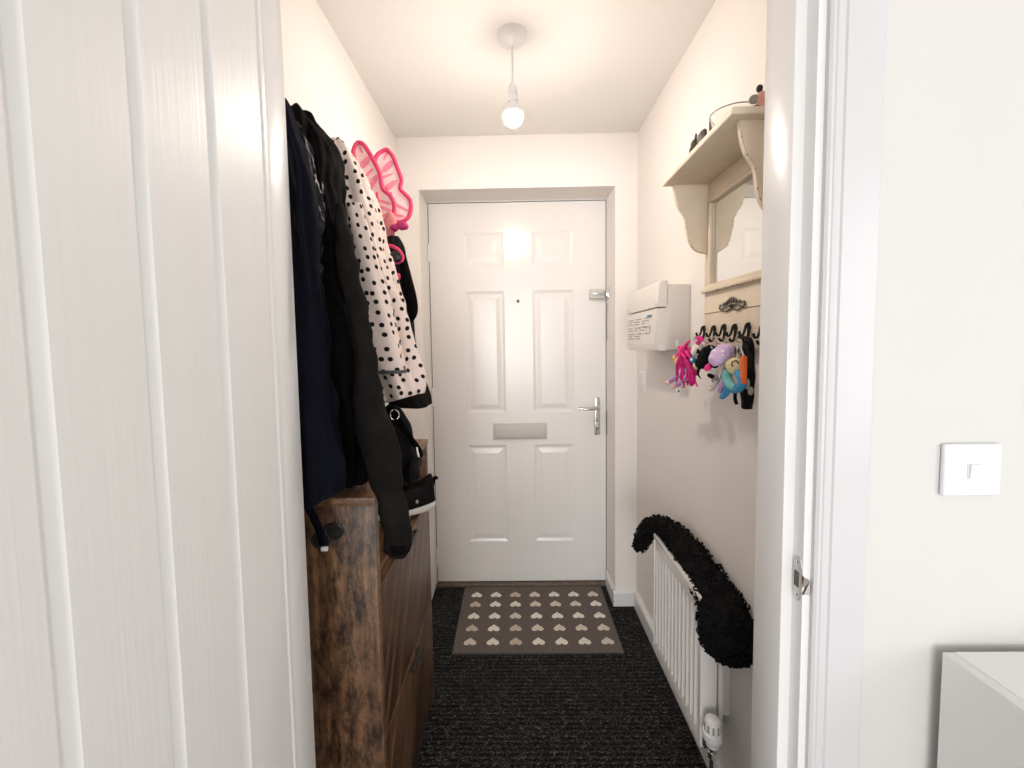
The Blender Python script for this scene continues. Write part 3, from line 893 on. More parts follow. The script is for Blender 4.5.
# pewter ornament: scrolls and petals
b = MB()
oc = at(732, 304, x=BX - 0.003)
for k, a in enumerate((-65, -42, -20, 0, 20, 42, 65)):
    L = 0.022 if k in (0, 6) else 0.0165
    ar = math.radians(a)
    b.blob((BX - 0.004, oc.y + math.sin(ar) * L * 2.0, oc.z - 0.006 + math.cos(ar) * L * 1.0), (0.0035, 0.0042, 0.0085), (ar, 0, 0), sub=2)
for sgn in (-1, 1):
    b.tube([(BX - 0.003, oc.y, oc.z - 0.006), (BX - 0.004, oc.y + sgn * 0.026, oc.z - 0.002), (BX - 0.004, oc.y + sgn * 0.050, oc.z - 0.011), (BX - 0.004, oc.y + sgn * 0.064, oc.z - 0.006), (BX - 0.004, oc.y + sgn * 0.058, oc.z + 0.003)], 0.0023, 8, n=20)
    b.tube([(BX - 0.003, oc.y, oc.z - 0.008), (BX - 0.004, oc.y + sgn * 0.022, oc.z - 0.016), (BX - 0.004, oc.y + sgn * 0.042, oc.z - 0.014)], 0.0022, 8, n=14)
b.blob((BX - 0.006, oc.y, oc.z - 0.003), (0.005, 0.006, 0.006), sub=2)
b.build('cast_ornament', 'pewter', sh, label='dark pewter leaf scroll')
# hooks
HY = [1.256, 1.201, 1.146, 1.091, 1.036, 0.981, 0.926]
HZ = 1.288
hook_y = []
us = [699.5, 709.5, 719.5, 730, 743, 757.5]
HP = []
for u_, v_ in zip(us, [331, 331, 330, 330, 329, 331]):
    HP.append(at(u_, v_, x=0.537))
hk0 = None
for p in HP:
    b = MB()
    b.lathe([(0, 0), (0.0055, 0), (0.0055, 0.003), (0, 0.0035)], (BX, p.y, p.z + 0.004), (-1, 0, 0), 14)
    b.tube([(BX - 0.001, p.y, p.z + 0.012), (BX - 0.008, p.y, p.z + 0.010), (BX - 0.012, p.y, p.z - 0.003), (BX - 0.016, p.y, p.z - 0.013), (BX - 0.022, p.y, p.z - 0.014), (BX - 0.025, p.y, p.z - 0.005)], [0.004, 0.0036, 0.0030, 0.0028, 0.0028, 0.0036], 10, n=26)
    b.tube([(BX - 0.003, p.y, p.z + 0.012), (BX - 0.004, p.y - 0.002, p.z - 0.006), (BX - 0.008, p.y - 0.004, p.z - 0.024), (BX - 0.015, p.y - 0.004, p.z - 0.028), (BX - 0.019, p.y - 0.004, p.z - 0.021)], [0.0042, 0.0034, 0.0032, 0.003, 0.0036], 10, n=20)
    b.build('hook', 'hook', sh)

# ------------------------------------------------------------------ things on the shelf
ST = 1.737
# animal ornament
ox, oy = 0.474, 1.135
el = thing('animal_ornament', (ox, oy, ST), 'small dark bronze animal figure at the far end of the mirror shelf', 'ornament')
b = MB()
b.blob((ox + 0.010, oy - 0.012, ST + 0.042), (0.020, 0.026, 0.022), sub=3, rough=0.08)
for dx, dy in ((-0.002, -0.028), (0.022, -0.028), (-0.002, 0.004), (0.022, 0.004)):
    b.tube([(ox + dx, oy + dy, ST), (ox + dx, oy + dy, ST + 0.04)], [0.0075, 0.009], 12)
b.build('body', 'bronze', el)
b = MB(); b.blob((ox - 0.010, oy + 0.020, ST + 0.055), (0.015, 0.016, 0.016), sub=3, rough=0.1)
b.tube([(ox - 0.012, oy + 0.032, ST + 0.055), (ox - 0.016, oy + 0.042, ST + 0.040), (ox - 0.016, oy + 0.040, ST + 0.015), (ox - 0.020, oy + 0.036, ST + 0.003)], [0.008, 0.0065, 0.005, 0.004], 10, n=16)
b.tube([(ox - 0.012, oy + 0.018, ST + 0.068), (ox - 0.010, oy + 0.016, ST + 0.080), (ox - 0.012, oy + 0.012, ST + 0.086)], [0.004, 0.004, 0.002], 8)
b.build('head', 'bronze', el)
b = MB(); b.blob((ox - 0.002, oy - 0.010, ST + 0.064), (0.007, 0.022, 0.026), (0.2, 0.2, 0.3), sub=3, rough=0.06); b.build('ear', 'bronze', el)
# glass dish
gx_, gy_ = 0.510, 1.045
gd = thing('glass_dish', (gx_, gy_, ST), 'round clear glass candle dish in the middle of the mirror shelf', 'glass dish')
b = MB(); b.lathe([(0, 0.0005), (0.048, 0.0005), (0.051, 0.004), (0.052, 0.060), (0.0505, 0.0615), (0.049, 0.060), (0.048, 0.008), (0, 0.007)], (gx_, gy_, ST), seg=48); b.build('bowl', 'glass', gd)
b = MB(); b.tube([(gx_ + 0.0507 * math.cos(a * math.pi / 24), gy_ + 0.0507 * math.sin(a * math.pi / 24), ST + 0.0615) for a in range(48)], 0.0013, 8, closed=True); b.build('rim', 'pewter', gd, label='dark metal rim')
b = MB(); b.lathe([(0, 0.0075), (0.030, 0.0075), (0.030, 0.036), (0.028, 0.038), (0.004, 0.036), (0, 0.036)], (gx_, gy_, ST), seg=32); b.build('candle', 'plastic', gd)
# flower fairy ornament
fx, fy = 0.507, 0.925
fo = thing('bird_ornament', (fx, fy, ST), 'small pink ornament with grey wing and black top at the near shelf end', 'ornament')
b = MB(); b.lathe([(0, 0), (0.020, 0), (0.018, 0.006), (0.010, 0.012), (0.013, 0.03), (0.012, 0.044), (0.006, 0.052), (0, 0.053)], (fx, fy, ST), seg=20); b.build('body', 'peach', fo)
b = MB(); b.blob((fx - 0.018, fy, ST + 0.036), (0.014, 0.005, 0.011), (0, -0.5, 0), sub=2); b.build('wing', 'greyplush', fo)
b = MB(); b.blob((fx - 0.006, fy, ST + 0.060), (0.0075, 0.0075, 0.009), sub=3); b.tube([(fx - 0.004, fy, ST + 0.05), (fx + 0.004, fy, ST + 0.038)], [0.004, 0.005], 8); b.build('head', 'black', fo)
b = MB(); b.blob((fx - 0.012, fy - 0.006, ST + 0.010), (0.014, 0.010, 0.008), (0, 0.5, 0), sub=2); b.build('foliage', 'bronze', fo)

for root_, k_ in ((el, 0.76), (fo, 0.85)):
    for c_ in root_.children:
        c_.data.transform(Matrix.Scale(k_, 4))

# ------------------------------------------------------------------ keyring toys on the hooks
TX = 0.492


def T(u_, v_, x=TX):
    return at(u_, v_, x=x)


PXM = 1.12 / 440.0    # metres per pixel near the hooks


def ringlink(parent, hp, top, metal='steel'):
    """split ring on the hook and a short chain down to the toy"""
    b = MB()
    c = V((0.530, hp.y, hp.z - 0.014 - 0.009))
    b.tube([c + V((math.sin(a * math.pi / 10) * 0.009, 0.002 * math.sin(a), math.cos(a * math.pi / 10) * 0.009)) for a in range(20)], 0.0011, 6, closed=True)
    st = c + V((0, 0, -0.009)); d = top - st
    k = max(2, int(d.length / 0.0055))
    for i in range(k):
        p = st + d * ((i + 0.5) / k)
        b.blob(p, (0.0024, 0.0024, 0.0032), sub=1)
    return b.build('key_ring', metal, parent, label='silvery ring and chain')


H = HP
# 1 rag doll with pink hair
p = T(684, 362)
dl = thing('rag_doll', (p.x, p.y, p.z - 0.07), 'small rag doll keyring with long neon pink hair on the far end hook', 'toy keyring', 'toy keyrings on the mirror shelf hooks')
b = MB(); b.blob(T(679, 362), (0.015, 0.014, 0.015), sub=3); b.build('head', 'peach', dl)
b = MB()
rg = random.Random(2)
hc = T(684, 356)
for k in range(46):
    a = rg.uniform(-1, 1); e = rg.uniform(-1, 1)
    s0 = hc + V((rg.uniform(-0.012, 0.010), rg.uniform(-0.012, 0.012), rg.uniform(-0.004, 0.018)))
    tip = T(rg.uniform(677, 697), rg.uniform(340, 388)) + V((rg.uniform(-0.012, 0.012), rg.uniform(-0.014, 0.014), 0))
    mid = (s0 + tip) / 2 + V((rg.uniform(-0.01, 0.01), rg.uniform(-0.012, 0.008), rg.uniform(0, 0.012)))
    b.tube([s0, mid, tip], [0.0035, 0.0042, 0.0022], 6, n=8, mi=1 if tip.z < hc.z - 0.04 or k % 4 == 0 else 0)
b.blob(hc + V((0.002, 0.002, 0.008)), (0.017, 0.018, 0.019), sub=3, rough=0.3, rscale=160)
b.blob(T(692, 376), (0.010, 0.011, 0.028), (0, 0, 0), mi=1, sub=3, rough=0.25, rscale=160)
b.build('hair', ['hair', 'deephair'], dl, label='long neon and deep pink hair')
b = MB(); b.blob(T(674.5, 358), (0.007, 0.007, 0.008), sub=2); b.blob(T(678, 355), (0.006, 0.006, 0.006), sub=2); b.build('bow', 'yellow', dl, label='yellow bow')
b = MB(); b.blob(T(684, 371), (0.014, 0.013, 0.018), (0, 0.6, 0), sub=3); b.build('dress', 'lilac', dl)
for (a, c, e) in (((684, 373), (675, 378), (669.5, 382)), ((688, 376), (680, 383), (675.5, 385.5))):
    b = MB(); b.tube([T(*a), T(*c), T(*e)], [0.008, 0.0075, 0.0065], 10, n=10); lg = b.build('leg', 'lilac', dl)
    b = MB(); b.blob(T(*e) + V((-0.002, 0, -0.002)), (0.009, 0.0085, 0.0075), sub=3); b.build('foot', 'peach', lg)
b = MB(); b.tube([V((0.528, H[0].y, H[0].z - 0.02)), T(700.5, 338), T(697, 345), T(690, 352)], [0.004, 0.006, 0.006, 0.008], 8, n=14); b.build('hanging_strap', 'hair', dl)
# 2 white tag hanging beneath it
tg = thing('swing_tag', T(679, 393), 'tiny white swing tag dangling below the pink haired doll', 'tag')
a_, c_ = T(682, 376, 0.496), T(678.5, 391, 0.496)
b = MB(); b.box(c_.x - 0.007, c_.x + 0.007, c_.y - 0.001, c_.y + 0.001, c_.z - 0.010, c_.z + 0.010, 0.001); b.build('card', 'label', tg)
b = MB(); b.box(c_.x - 0.002, c_.x + 0.002, c_.y - 0.0018, c_.y - 0.0009, c_.z - 0.004, c_.z + 0.003); b.build('mark', 'black', tg, smooth=False)
b = MB(); b.tube([a_, c_ + V((0, 0, 0.009))], 0.0007, 6); b.build('string', 'label', tg)

# 3 white plush with blue eye
wp_ = thing('plush_keyring', T(697, 366), 'white plush keyring with one big blue eye beside the pink haired doll', 'toy keyring', 'toy keyrings on the mirror shelf hooks')
b = MB(); b.blob(T(697.5, 350), (0.016, 0.015, 0.021), (0, 0.5, 0), sub=3, rough=0.06); b.build('body', 'whiteplush', wp_)
e0 = T(693.5, 360)
b = MB(); b.blob(e0 + V((-0.002, -0.002, 0)), (0.009, 0.008, 0.009), sub=3); ey = b.build('eye', 'blue', wp_, label='blue eye with a pale centre')
b = MB(); b.blob(e0 + V((-0.0075, -0.006, 0.001)), (0.0045, 0.0045, 0.0045), sub=2); b.build('pupil', 'switchp', ey)
b = MB(); b.blob(T(697, 366), (0.010, 0.009, 0.011), sub=3); b.build('muzzle', 'creamplush', wp_)
b = MB(); b.blob(T(701, 340), (0.005, 0.005, 0.009), (0, 0.4, 0), sub=2); b.build('ear', 'hair', wp_, label='pink ear')
ringlink(wp_, H[0], T(700, 344))

# 4 black cat plush
bc = thing('plush_keyring', T(707, 372), 'black plush cat keyring between the white and the lilac plush toys', 'toy keyring', 'toy keyrings on the mirror shelf hooks')
b = MB(); b.blob(T(707, 357), (0.022, 0.020, 0.033), (0, 0.55, 0), sub=3, rough=0.12, rscale=120); b.build('body', 'blackfur', bc)
b = MB(); b.blob(T(702, 363), (0.018, 0.017, 0.016), sub=3, rough=0.1); b.build('head', 'blackfur', bc)
for u_ in (698.5, 706):
    b = MB(); b.lathe([(0.0065, 0), (0.004, 0.006), (0, 0.013)], T(u_, 353, 0.48), (-0.2, 0, 1), 10); b.build('ear', 'blackfur', bc)
b = MB(); b.tube([T(699, 369), T(698, 374), T(701, 379)], [0.004, 0.003, 0.001], 8, n=8); b.build('tail', 'blackfur', bc)
ringlink(bc, H[1], T(712, 348))

# 5 lilac spotted plush
ls = thing('plush_keyring', T(720, 370), 'lilac plush keyring with white spots and a pink tip', 'toy keyring', 'toy keyrings on the mirror shelf hooks')
b = MB(); b.blob(T(721, 355, 0.477), (0.021, 0.021, 0.031), (0, 0.85, 0), sub=4, rough=0.12, rscale=90); b.build('body', 'spotted', ls)
b = MB(); b.blob(T(708.5, 367, 0.474), (0.008, 0.008, 0.012), (0, 0.8, 0), sub=3); b.build('foot', 'hair', ls, label='pink foot')
b = MB(); b.blob(T(714, 365, 0.472), (0.010, 0.010, 0.007), (0, 0.6, 0), sub=3); b.build('collar', 'blackfur', ls)
b = MB(); b.tube([T(727, 362, 0.477), T(724, 372, 0.477), T(719, 384, 0.482)], [0.006, 0.005, 0.004], 8, n=10); b.build('tail', 'greyplush', ls)
ringlink(ls, H[2], T(726, 345, 0.487))

# 6 grey and white plush
gp = thing('plush_keyring', T(712, 388), 'small white and black plush keyring with a curled tail below the lilac one', 'toy keyring', 'toy keyrings on the mirror shelf hooks')
b = MB(); b.blob(T(713, 372, 0.49), (0.014, 0.013, 0.012), sub=3, rough=0.05); b.build('head', 'whiteplush', gp)
b = MB(); b.blob(T(711, 376, 0.482), (0.010, 0.008, 0.006), (0, 0.4, 0), sub=2); b.build('face_patch', 'blackfur', gp)
b = MB(); b.blob(T(715, 379, 0.492), (0.009, 0.009, 0.012), sub=3); b.build('body', 'greyplush', gp)
b = MB(); b.tube([T(716, 380), T(714, 386), T(711.5, 389.5), T(709, 388), T(709.5, 385.5)], [0.006, 0.006, 0.0055, 0.005, 0.004], 10, n=18); b.build('tail', 'whiteplush', gp)
ringlink(gp, H[2] + V((0, 0.004, 0)), T(716, 368, 0.5))

# 7 cream headed doll in teal and blue
td = thing('plush_keyring', T(733, 398), 'plush keyring with a round cream head and teal and blue body', 'toy keyring', 'toy keyrings on the mirror shelf hooks')
b = MB(); b.blob(T(735, 366, 0.484), (0.019, 0.018, 0.0185), sub=4); b.build('head', 'creamplush', td)
b = MB(); 
cc = T(737, 364, 0.468)
b.tube([cc + V((-0.006 + 0.007 * math.cos(a * 0.5), -0.004, 0.007 * math.sin(a * 0.5))) for a in range(9)], 0.0018, 6); b.build('face', 'brown', td)
b = MB(); b.tube([T(728, 371, 0.477), T(727, 378, 0.474), T(731, 386, 0.474), T(736, 388, 0.477)], [0.010, 0.011, 0.010, 0.008], 12, n=18); b.build('body', 'teal', td)
b = MB(); b.tube([T(738, 373, 0.477), T(742, 380, 0.475), T(740, 388, 0.475), T(733, 391, 0.477)], [0.008, 0.009, 0.008, 0.006], 10, n=18); b.build('scarf', 'blue', td)
b = MB(); b.tube([T(727, 377, 0.472), T(722, 386, 0.474), T(720, 392, 0.477)], [0.008, 0.0085, 0.005], 10, n=12); b.build('arm', 'lilac', td)
b = MB(); b.tube([T(729, 386, 0.472), T(726, 393, 0.474), T(722, 397, 0.477)], [0.008, 0.0075, 0.006], 10, n=12); b.build('leg', 'blue', td)
ringlink(td, H[3], T(734, 360, 0.492))

# 8 orange whistle
ow = thing('lighter', T(743.5, 382), 'slim bright orange plastic stick hanging among the keyring toys', 'keyring')
o_ = T(743.6, 369.5, 0.474)
b = MB(); b.box(o_.x - 0.005, o_.x + 0.005, o_.y - 0.006, o_.y + 0.006, o_.z - 0.030, o_.z + 0.028, 0.0025); b.build('stick', 'orange', ow)
ringlink(ow, H[4] + V((0, 0.003, 0)), o_ + V((0, 0, 0.027)))

# 9 black pouch
bp = thing('pouch', T(747, 409), 'long black fabric pouch with grey patches at the near hook', 'pouch')
rows = [(0.527, 746, 750, 341), (0.524, 743.5, 752.5, 347), (0.514, 742, 753.5, 362), (0.508, 741, 753.5, 380), (0.506, 741.5, 752.5, 393), (0.506, 743.5, 751, 403), (0.508, 746, 749, 409)]
rr = []
for x, ua, ub, vv in rows:
    pa, pb = at(ua, vv, x=x), at(ub, vv, x=x)
    rr.append((x, (pa.y + pb.y) / 2, (pa.z + pb.z) / 2, abs(pa.y - pb.y) / 2))
rr = interp_rows(rr, 24)
b = MB()
b.rings([[V((r[0] + 0.010 * math.cos(2 * math.pi * j / 24) * (1 + 0.5 * mnoise.noise(V((j * 0.4, r[2] * 40, 0)))), r[1] + r[3] * math.sin(2 * math.pi * j / 24), r[2])) for j in range(24)] for r in rr])
b.build('pouch_body', 'bagcloth', bp)
for (u_, v_, r1) in ((747, 384, 0.009), (750.5, 391, 0.007)):
    b = MB(); b.blob(T(u_, v_, 0.485), (0.004, 0.008, r1 * 1.3), (0.3, 0, 0), sub=3); b.build('patch', 'greyplush', bp, label='grey patch')
b = MB(); b.tube([V((0.527, H[4].y - 0.004, H[4].z - 0.018)), at(747, 338, x=0.512), at(751, 341, x=0.509), at(750, 350, x=0.51)], 0.0042, 10, n=18)
b.build('strap', 'bagcloth', bp)
b = MB(); b.tube([at(735.5, 391, x=0.497), at(735, 398, x=0.497), at(736.5, 404, x=0.497)], 0.004, 8, n=8)
b.build('tail_strap', 'bagcloth', bp)

# 10 bunches of keys
for (h, u_, v_, lab) in ((H[1], 713, 343, 'small bunch of silver keys on the second hook from the far end'), (H[3], 730, 338, 'bunch of silver keys hanging above the cream headed plush'), (H[4], 741, 343, 'larger bunch of silver keys behind the orange stick')):
    kb = thing('key_bunch', T(u_, v_ + 6), lab, 'keys', 'bunches of keys on the hooks')
    ringlink(kb, h, V((0.524, h.y, h.z - 0.042)))
    rg = random.Random(int(u_))
    for k in range(4):
        a = rg.uniform(-0.7, 0.7)
        c = V((0.522 - k * 0.004, h.y + rg.uniform(-0.004, 0.004), h.z - 0.040))
        mt = Matrix.Translation(c) @ Matrix.Rotation(a, 4, 'X') @ Matrix.Rotation(rg.uniform(-0.3, 0.3), 4, 'Z')
        b = MB()
        b.box(-0.001, 0.001, -0.008, 0.008, -0.016, 0.000, 0.0009, mtx=mt)
        b.box(-0.0009, 0.0009, -0.003, 0.003, -0.040, -0.014, 0.0004, mtx=mt)
        for q in range(4):
            b.box(-0.0009, 0.0009, 0.003, 0.0048, -0.036 + q * 0.005, -0.0335 + q * 0.005, mtx=mt)
        b.build('key', 'steel' if k % 2 else 'chrome', kb, smooth=False)

# ------------------------------------------------------------------ light switch and white cabinet in the living room
s0, s1 = at(943.5, 443.5, y=YP0 - 0.008), at(1002, 498, y=YP0 - 0.008)
cx, cz = (s0.x + s1.x) / 2, (s0.z + s1.z) / 2 + 0.001
sw = thing('light_switch', (cx, YP0, cz), 'square white single rocker light switch on the wall right of the doorway', 'light switch')
b = MB(); b.box(cx - 0.0425, cx + 0.0425, YP0 - 0.009, YP0, cz - 0.0395, cz + 0.0395, 0.0035, seg=3); b.build('face_plate', 'switchp', sw)
b = MB(); b.box(cx - 0.0095, cx + 0.0095, YP0 - 0.0102, YP0 - 0.008, cz - 0.0135, cz + 0.0135, 0.0008); rk = b.build('rocker_surround', 'switchp', sw)
b = MB(); b.box(cx - 0.0078, cx + 0.0078, YP0 - 0.0135, YP0 - 0.009, cz - 0.0115, cz + 0.0115, 0.0012, mtx=Matrix.Translation((0, YP0, cz)) @ Matrix.Rotation(0.10, 4, 'X') @ Matrix.Translation((0, -YP0, -cz))); b.build('rocker', 'switchp', rk)

cb = thing('side_cabinet', (0.9, 0.3, 0), 'plain white cabinet against the wall under the light switch', 'cabinet')
bx0, by1, bz = 0.637, 0.640, 0.813
b = MB(); b.box(bx0 + 0.018, 1.232, -0.048, by1, bz - 0.018, bz, 0.0); b.build('top', 'plastic', cb)
b = MB(); b.box(bx0, bx0 + 0.018, -0.048, by1, 0.03, bz, 0.001); b.build('side_panel', 'plastic', cb)
b = MB(); b.box(1.232, 1.25, -0.048, by1, 0.03, bz, 0.001); b.build('side_panel', 'plastic', cb)
b = MB(); b.box(bx0 + 0.018, 1.232, by1 - 0.012, by1, 0.03, bz - 0.018); b.build('back_panel', 'plastic', cb)
b = MB(); b.box(bx0 + 0.018, 1.232, -0.03, by1 - 0.012, 0.03, 0.048); b.build('base', 'plastic', cb)
for k in range(2):
    b = MB(); b.box(bx0 + 0.002 + k * 0.32, bx0 + 0.316 + k * 0.32, -0.066, -0.049, 0.034, bz - 0.02, 0.0015); dr = b.build('door', 'plastic', cb)
for x, y in ((0.64, 0.0), (0.64, 0.57), (1.22, 0.0), (1.22, 0.57)):
    b = MB(); b.lathe([(0, 0), (0.018, 0), (0.02, 0.03), (0, 0.03)], (x, y, 0), seg=16); b.build('foot', 'plastic', cb)

# ------------------------------------------------------------------ shoe cabinet
CX, CY0, CY1, CT = -0.300, 0.912, 1.484, 0.962
CB = XL + 0.004
sc = thing('shoe_cabinet', (-0.42, 1.2, 0), 'rustic brown wooden shoe cabinet with flap drawers along the left hall wall', 'shoe cabinet')
b = MB(); b.box(CB, CX, CY0 + 0.0, CY0 + 0.018, 0.03, CT - 0.018, 0.001)
sp_ = b.build('end_panel', 'rustic', sc)
b = MB(); b.box(CX - 0.0006, CX + 0.0012, CY0, CY0 + 0.018, 0.03, CT - 0.018, 0.0004); b.build('edge_band', 'edge', sp_, smooth=False)
b = MB(); b.box(CB, CX, CY1 - 0.018, CY1, 0.03, CT - 0.018, 0.001); b.build('end_panel', 'edge', sc)
b = MB(); b.box(CB, CX + 0.002, CY0 - 0.001, CY1 + 0.001, CT - 0.018, CT, 0.001); b.build('top', 'edge', sc)
b = MB(); b.box(CB, CB + 0.006, CY0 + 0.018, CY1 - 0.018, 0.03, CT - 0.018); b.build('back_panel', 'rustic', sc)
b = MB(); b.box(CB + 0.006, CX - 0.018, CY0 + 0.018, CY1 - 0.018, 0.758, 0.773); b.build('shelf', 'edge', sc)
b = MB(); b.box(CB + 0.006, CX - 0.018, CY0 + 0.018, CY1 - 0.018, 0.03, 0.05); b.build('base', 'edge', sc)
for z0, z1, hz_ in ((0.409, 0.757, 0.752), (0.065, 0.405, 0.394)):
    b = MB(); b.box(CX - 0.016, CX + 0.0005, CY0 + 0.0185, CY1 - 0.0185, z0, z1, 0.0012)
    fl_ = b.build('flap_door', 'plank', sc)
    b = MB(); b.box(CX - 0.0155, CX + 0.0009, CY0 + 0.0185, CY1 - 0.0185, z1 - 0.002, z1 + 0.0006); b.build('edge_band', 'edge', fl_, smooth=False)
    b = MB()
    b.box(CX + 0.006, CX + 0.012, 1.165, 1.262, hz_ - 0.01 - 0.012, hz_ - 0.01 + 0.002, 0.002)
    b.box(CX - 0.001, CX + 0.010, 1.168, 1.176, hz_ - 0.020, hz_ - 0.010, 0.001); b.box(CX - 0.001, CX + 0.010, 1.251, 1.259, hz_ - 0.020, hz_ - 0.010, 0.001)
    b.build('handle', 'black', fl_, label='black bar handle')
for x, y in ((CX - 0.03, CY0 + 0.03), (CX - 0.03, CY1 - 0.03), (CB + 0.03, CY0 + 0.03), (CB + 0.03, CY1 - 0.03)):
    b = MB(); b.lathe([(0, 0), (0.012, 0), (0.016, 0.03), (0, 0.03)], (x, y, 0), seg=14); b.build('foot', 'black', sc)
for (u_, v_) in ((334, 531), (321, 540)):
    p = at(u_, v_, y=CY0)
    b = MB()
    b.tube([p + V((0.0185 * math.cos(a * math.pi / 16), 0, 0.0165 * math.sin(a * math.pi / 16))) for a in range(32)], 0.0032, 8, closed=True)
    b.lathe([(0, -0.002), (0.017, -0.002), (0.016, 0.0008), (0, 0.0008)], p, (0, -1, 0), 28)
    b.build('cable_grommet', 'black', sc, label='round black cable grommet')

# folded grey things in the cubby
for k, (lab) in enumerate(('folded grey cloth at the bottom of the pile in the open cubby', 'folded grey cloth in the middle of the pile in the open cubby', 'folded grey cloth on top of the pile in the open cubby')):
    z = 0.7732 + k * 0.041
    b = MB(); b.box(-0.47, -0.335 + 0.004 * k, 0.935, 1.005, z, z + 0.020, 0.008, seg=3); b.box(-0.47, -0.336 + 0.004 * k, 0.935, 1.005, z + 0.0205, z + 0.0405, 0.008, seg=3)
    tag(b.build('folded_cloth', 'greycloth'), lab, 'cloth', 'folded grey cloths in the cabinet cubby')

# ------------------------------------------------------------------ coats
def garment(rows, nlev, seg, mi_name, name, parent, folds=7, famp=0.10, namp=0.010, seed=0, power=2.4, label=None, uv=True, hem=0.0, tilt=0.0, crease=1.0, taper_top=True, nscale=9):
    """cloth body hung on the left wall; rows = (left px, right px, row px, depth y, half thickness)"""
    rs = []
    for uL, uR, v_, Y, ay in rows:
        a = at(uL, v_, y=Y); c = at(uR, v_, y=Y + 0.45 * ay)
        xl = max(a.x, XL + 0.004); xr = max(c.x, xl + 0.012)
        rs.append(((xl + xr) / 2, Y, (a.z + c.z) / 2, (xr - xl) / 2, ay))
    rs = interp_rows(rs, nlev)
    rings, uvs = [], []
    cols = [0.0] * (seg + 1)
    prow = None
    ph = seed * 1.7
    for i, (cx_, cy_, z, ax, ay) in enumerate(rs):
        tt = i / (nlev - 1)
        ring = []; uvr = []
        row = []
        arc = 0; last = None
        for j in range(seg + 1):
            th = math.pi / 2 + 2 * math.pi * j / seg
            ct, st = math.cos(th), math.sin(th)
            e = 2 / power
            x = ax * math.copysign(abs(ct) ** e, ct); y = ay * math.copysign(abs(st) ** e, st)
            k = 1 + famp * (0.35 + 0.65 * tt) * (math.sin(folds * th + ph + 2.2 * math.sin(z * 5 + ph)) * 0.6 + 0.5 * math.sin((folds * 2 - 3) * th + ph * 2 + z * 4))
            p = V((cx_ + x * k, cy_ + y * k, z))
            q = V((ct * 0.12 + cx_, st * 0.12 + cy_, z)) * nscale + V((seed, seed, seed))
            n_ = mnoise.noise(q) + 0.5 * mnoise.noise(q * 2.3) + 0.55 * crease * (1 - abs(mnoise.noise(V((q.x * 1.6 + z * 7, q.y * 1.6, z * 13))) * 2.2))
            p += V((ct, st, 0.2 * ct)) * namp * n_
            p.z += (hem * math.sin(th * 2 + ph) + tilt * ct) * tt * tt
            p.x = max(p.x, XL + 0.002)
            if last is not None:
                arc += (p - last).length
            last = p
            if prow is not None:
                cols[j] += (p - prow[j]).length
            row.append(p)
            uvr.append((arc, cols[j]))
            if j < seg:
                ring.append(p)
        prow = row
        um = uvr[seg // 2][0]
        uvr = [(a - um, b_) for a, b_ in uvr]
        rings.append(ring); uvs.append(uvr)
    b = MB()
    b.rings(rings, 0, uvs=uvs)
    o = b.build(name, mi_name, parent, angle=75, label=label)
    return o, rings


# navy coat, nearest
nv = thing('coat', (-0.47, 0.835, 0.88), 'long navy coat with satin lining hanging nearest, half behind the open door', 'coat', 'coats on the left hall wall')
garment([(262, 288, 103, 0.825, 0.02), (262, 293, 112, 0.83, 0.036), (258, 299, 134, 0.83, 0.048), (255, 311, 170, 0.832, 0.052), (255, 317, 215, 0.832, 0.052), (255, 322, 270, 0.832, 0.050), (258, 328, 330, 0.832, 0.048), (260, 334, 390, 0.832, 0.046), (264, 340, 440, 0.832, 0.044), (268, 345, 480, 0.832, 0.043), (272, 341, 499, 0.832, 0.042)], 90, 96, 'navy', 'body', nv, folds=7, famp=0.085, namp=0.009, seed=1, hem=0.006, tilt=0.012)
garment([(288, 297, 124, 0.872, 0.008), (290, 306, 138, 0.872, 0.018), (293, 315, 165, 0.875, 0.026), (296, 321, 200, 0.875, 0.028), (298, 324, 230, 0.875, 0.024), (299, 319, 262, 0.872, 0.017), (303, 319, 282, 0.868, 0.008)], 80, 72, 'satin', 'satin_lining', nv, folds=9, famp=0.08, namp=0.009, seed=5, nscale=24, label='dark satin lining turned outward')
b = MB(); b.tube([at(289, 135, y=0.777), at(298, 170, y=0.777), at(300, 215, y=0.777), at(306, 262, y=0.777), at(312, 330, y=0.777)], 0.004, 8, n=40); b.build('seam_piping', 'navy', nv)
# toggle strap at the hem
b = MB()
p0, p1, p2 = at(309, 508, y=0.862), at(318, 527, y=0.866), at(323, 545, y=0.868)
b.tube([p0, p1, p2], [0.009, 0.0085, 0.008], 10, n=14, flat=(0.3, (0, 1, 0)))
ts = b.build('hem_strap', 'navy', nv)
b = MB(); q = at(325, 549, y=0.866); b.box(q.x - 0.008, q.x + 0.006, q.y - 0.003, q.y + 0.003, q.z - 0.004, q.z + 0.005, 0.0015); b.build('strap_end', 'switchp', ts, label='white strap end')

# big black coat
bk_ = thing('coat', (-0.46, 0.96, 0.80), 'big black coat with one sleeve hanging down over the cabinet front', 'coat', 'coats on the left hall wall')
garment([(292, 303, 117, 0.95, 0.02), (288, 314, 120, 0.95, 0.042), (285, 325, 130, 0.95, 0.058), (285, 337, 146, 0.955, 0.070), (285, 343, 180, 0.955, 0.072), (285, 347, 225, 0.955, 0.072), (285, 354, 275, 0.955, 0.072), (288, 362, 315, 0.955, 0.070), (292, 371, 360, 0.955, 0.068), (298, 377, 400, 0.955, 0.066), (304, 380, 430, 0.955, 0.062), (310, 378, 462, 0.955, 0.058), (316, 372, 480, 0.955, 0.055)], 110, 130, 'blackcloth', 'body', bk_, folds=9, famp=0.10, namp=0.014, seed=2, hem=0.004)
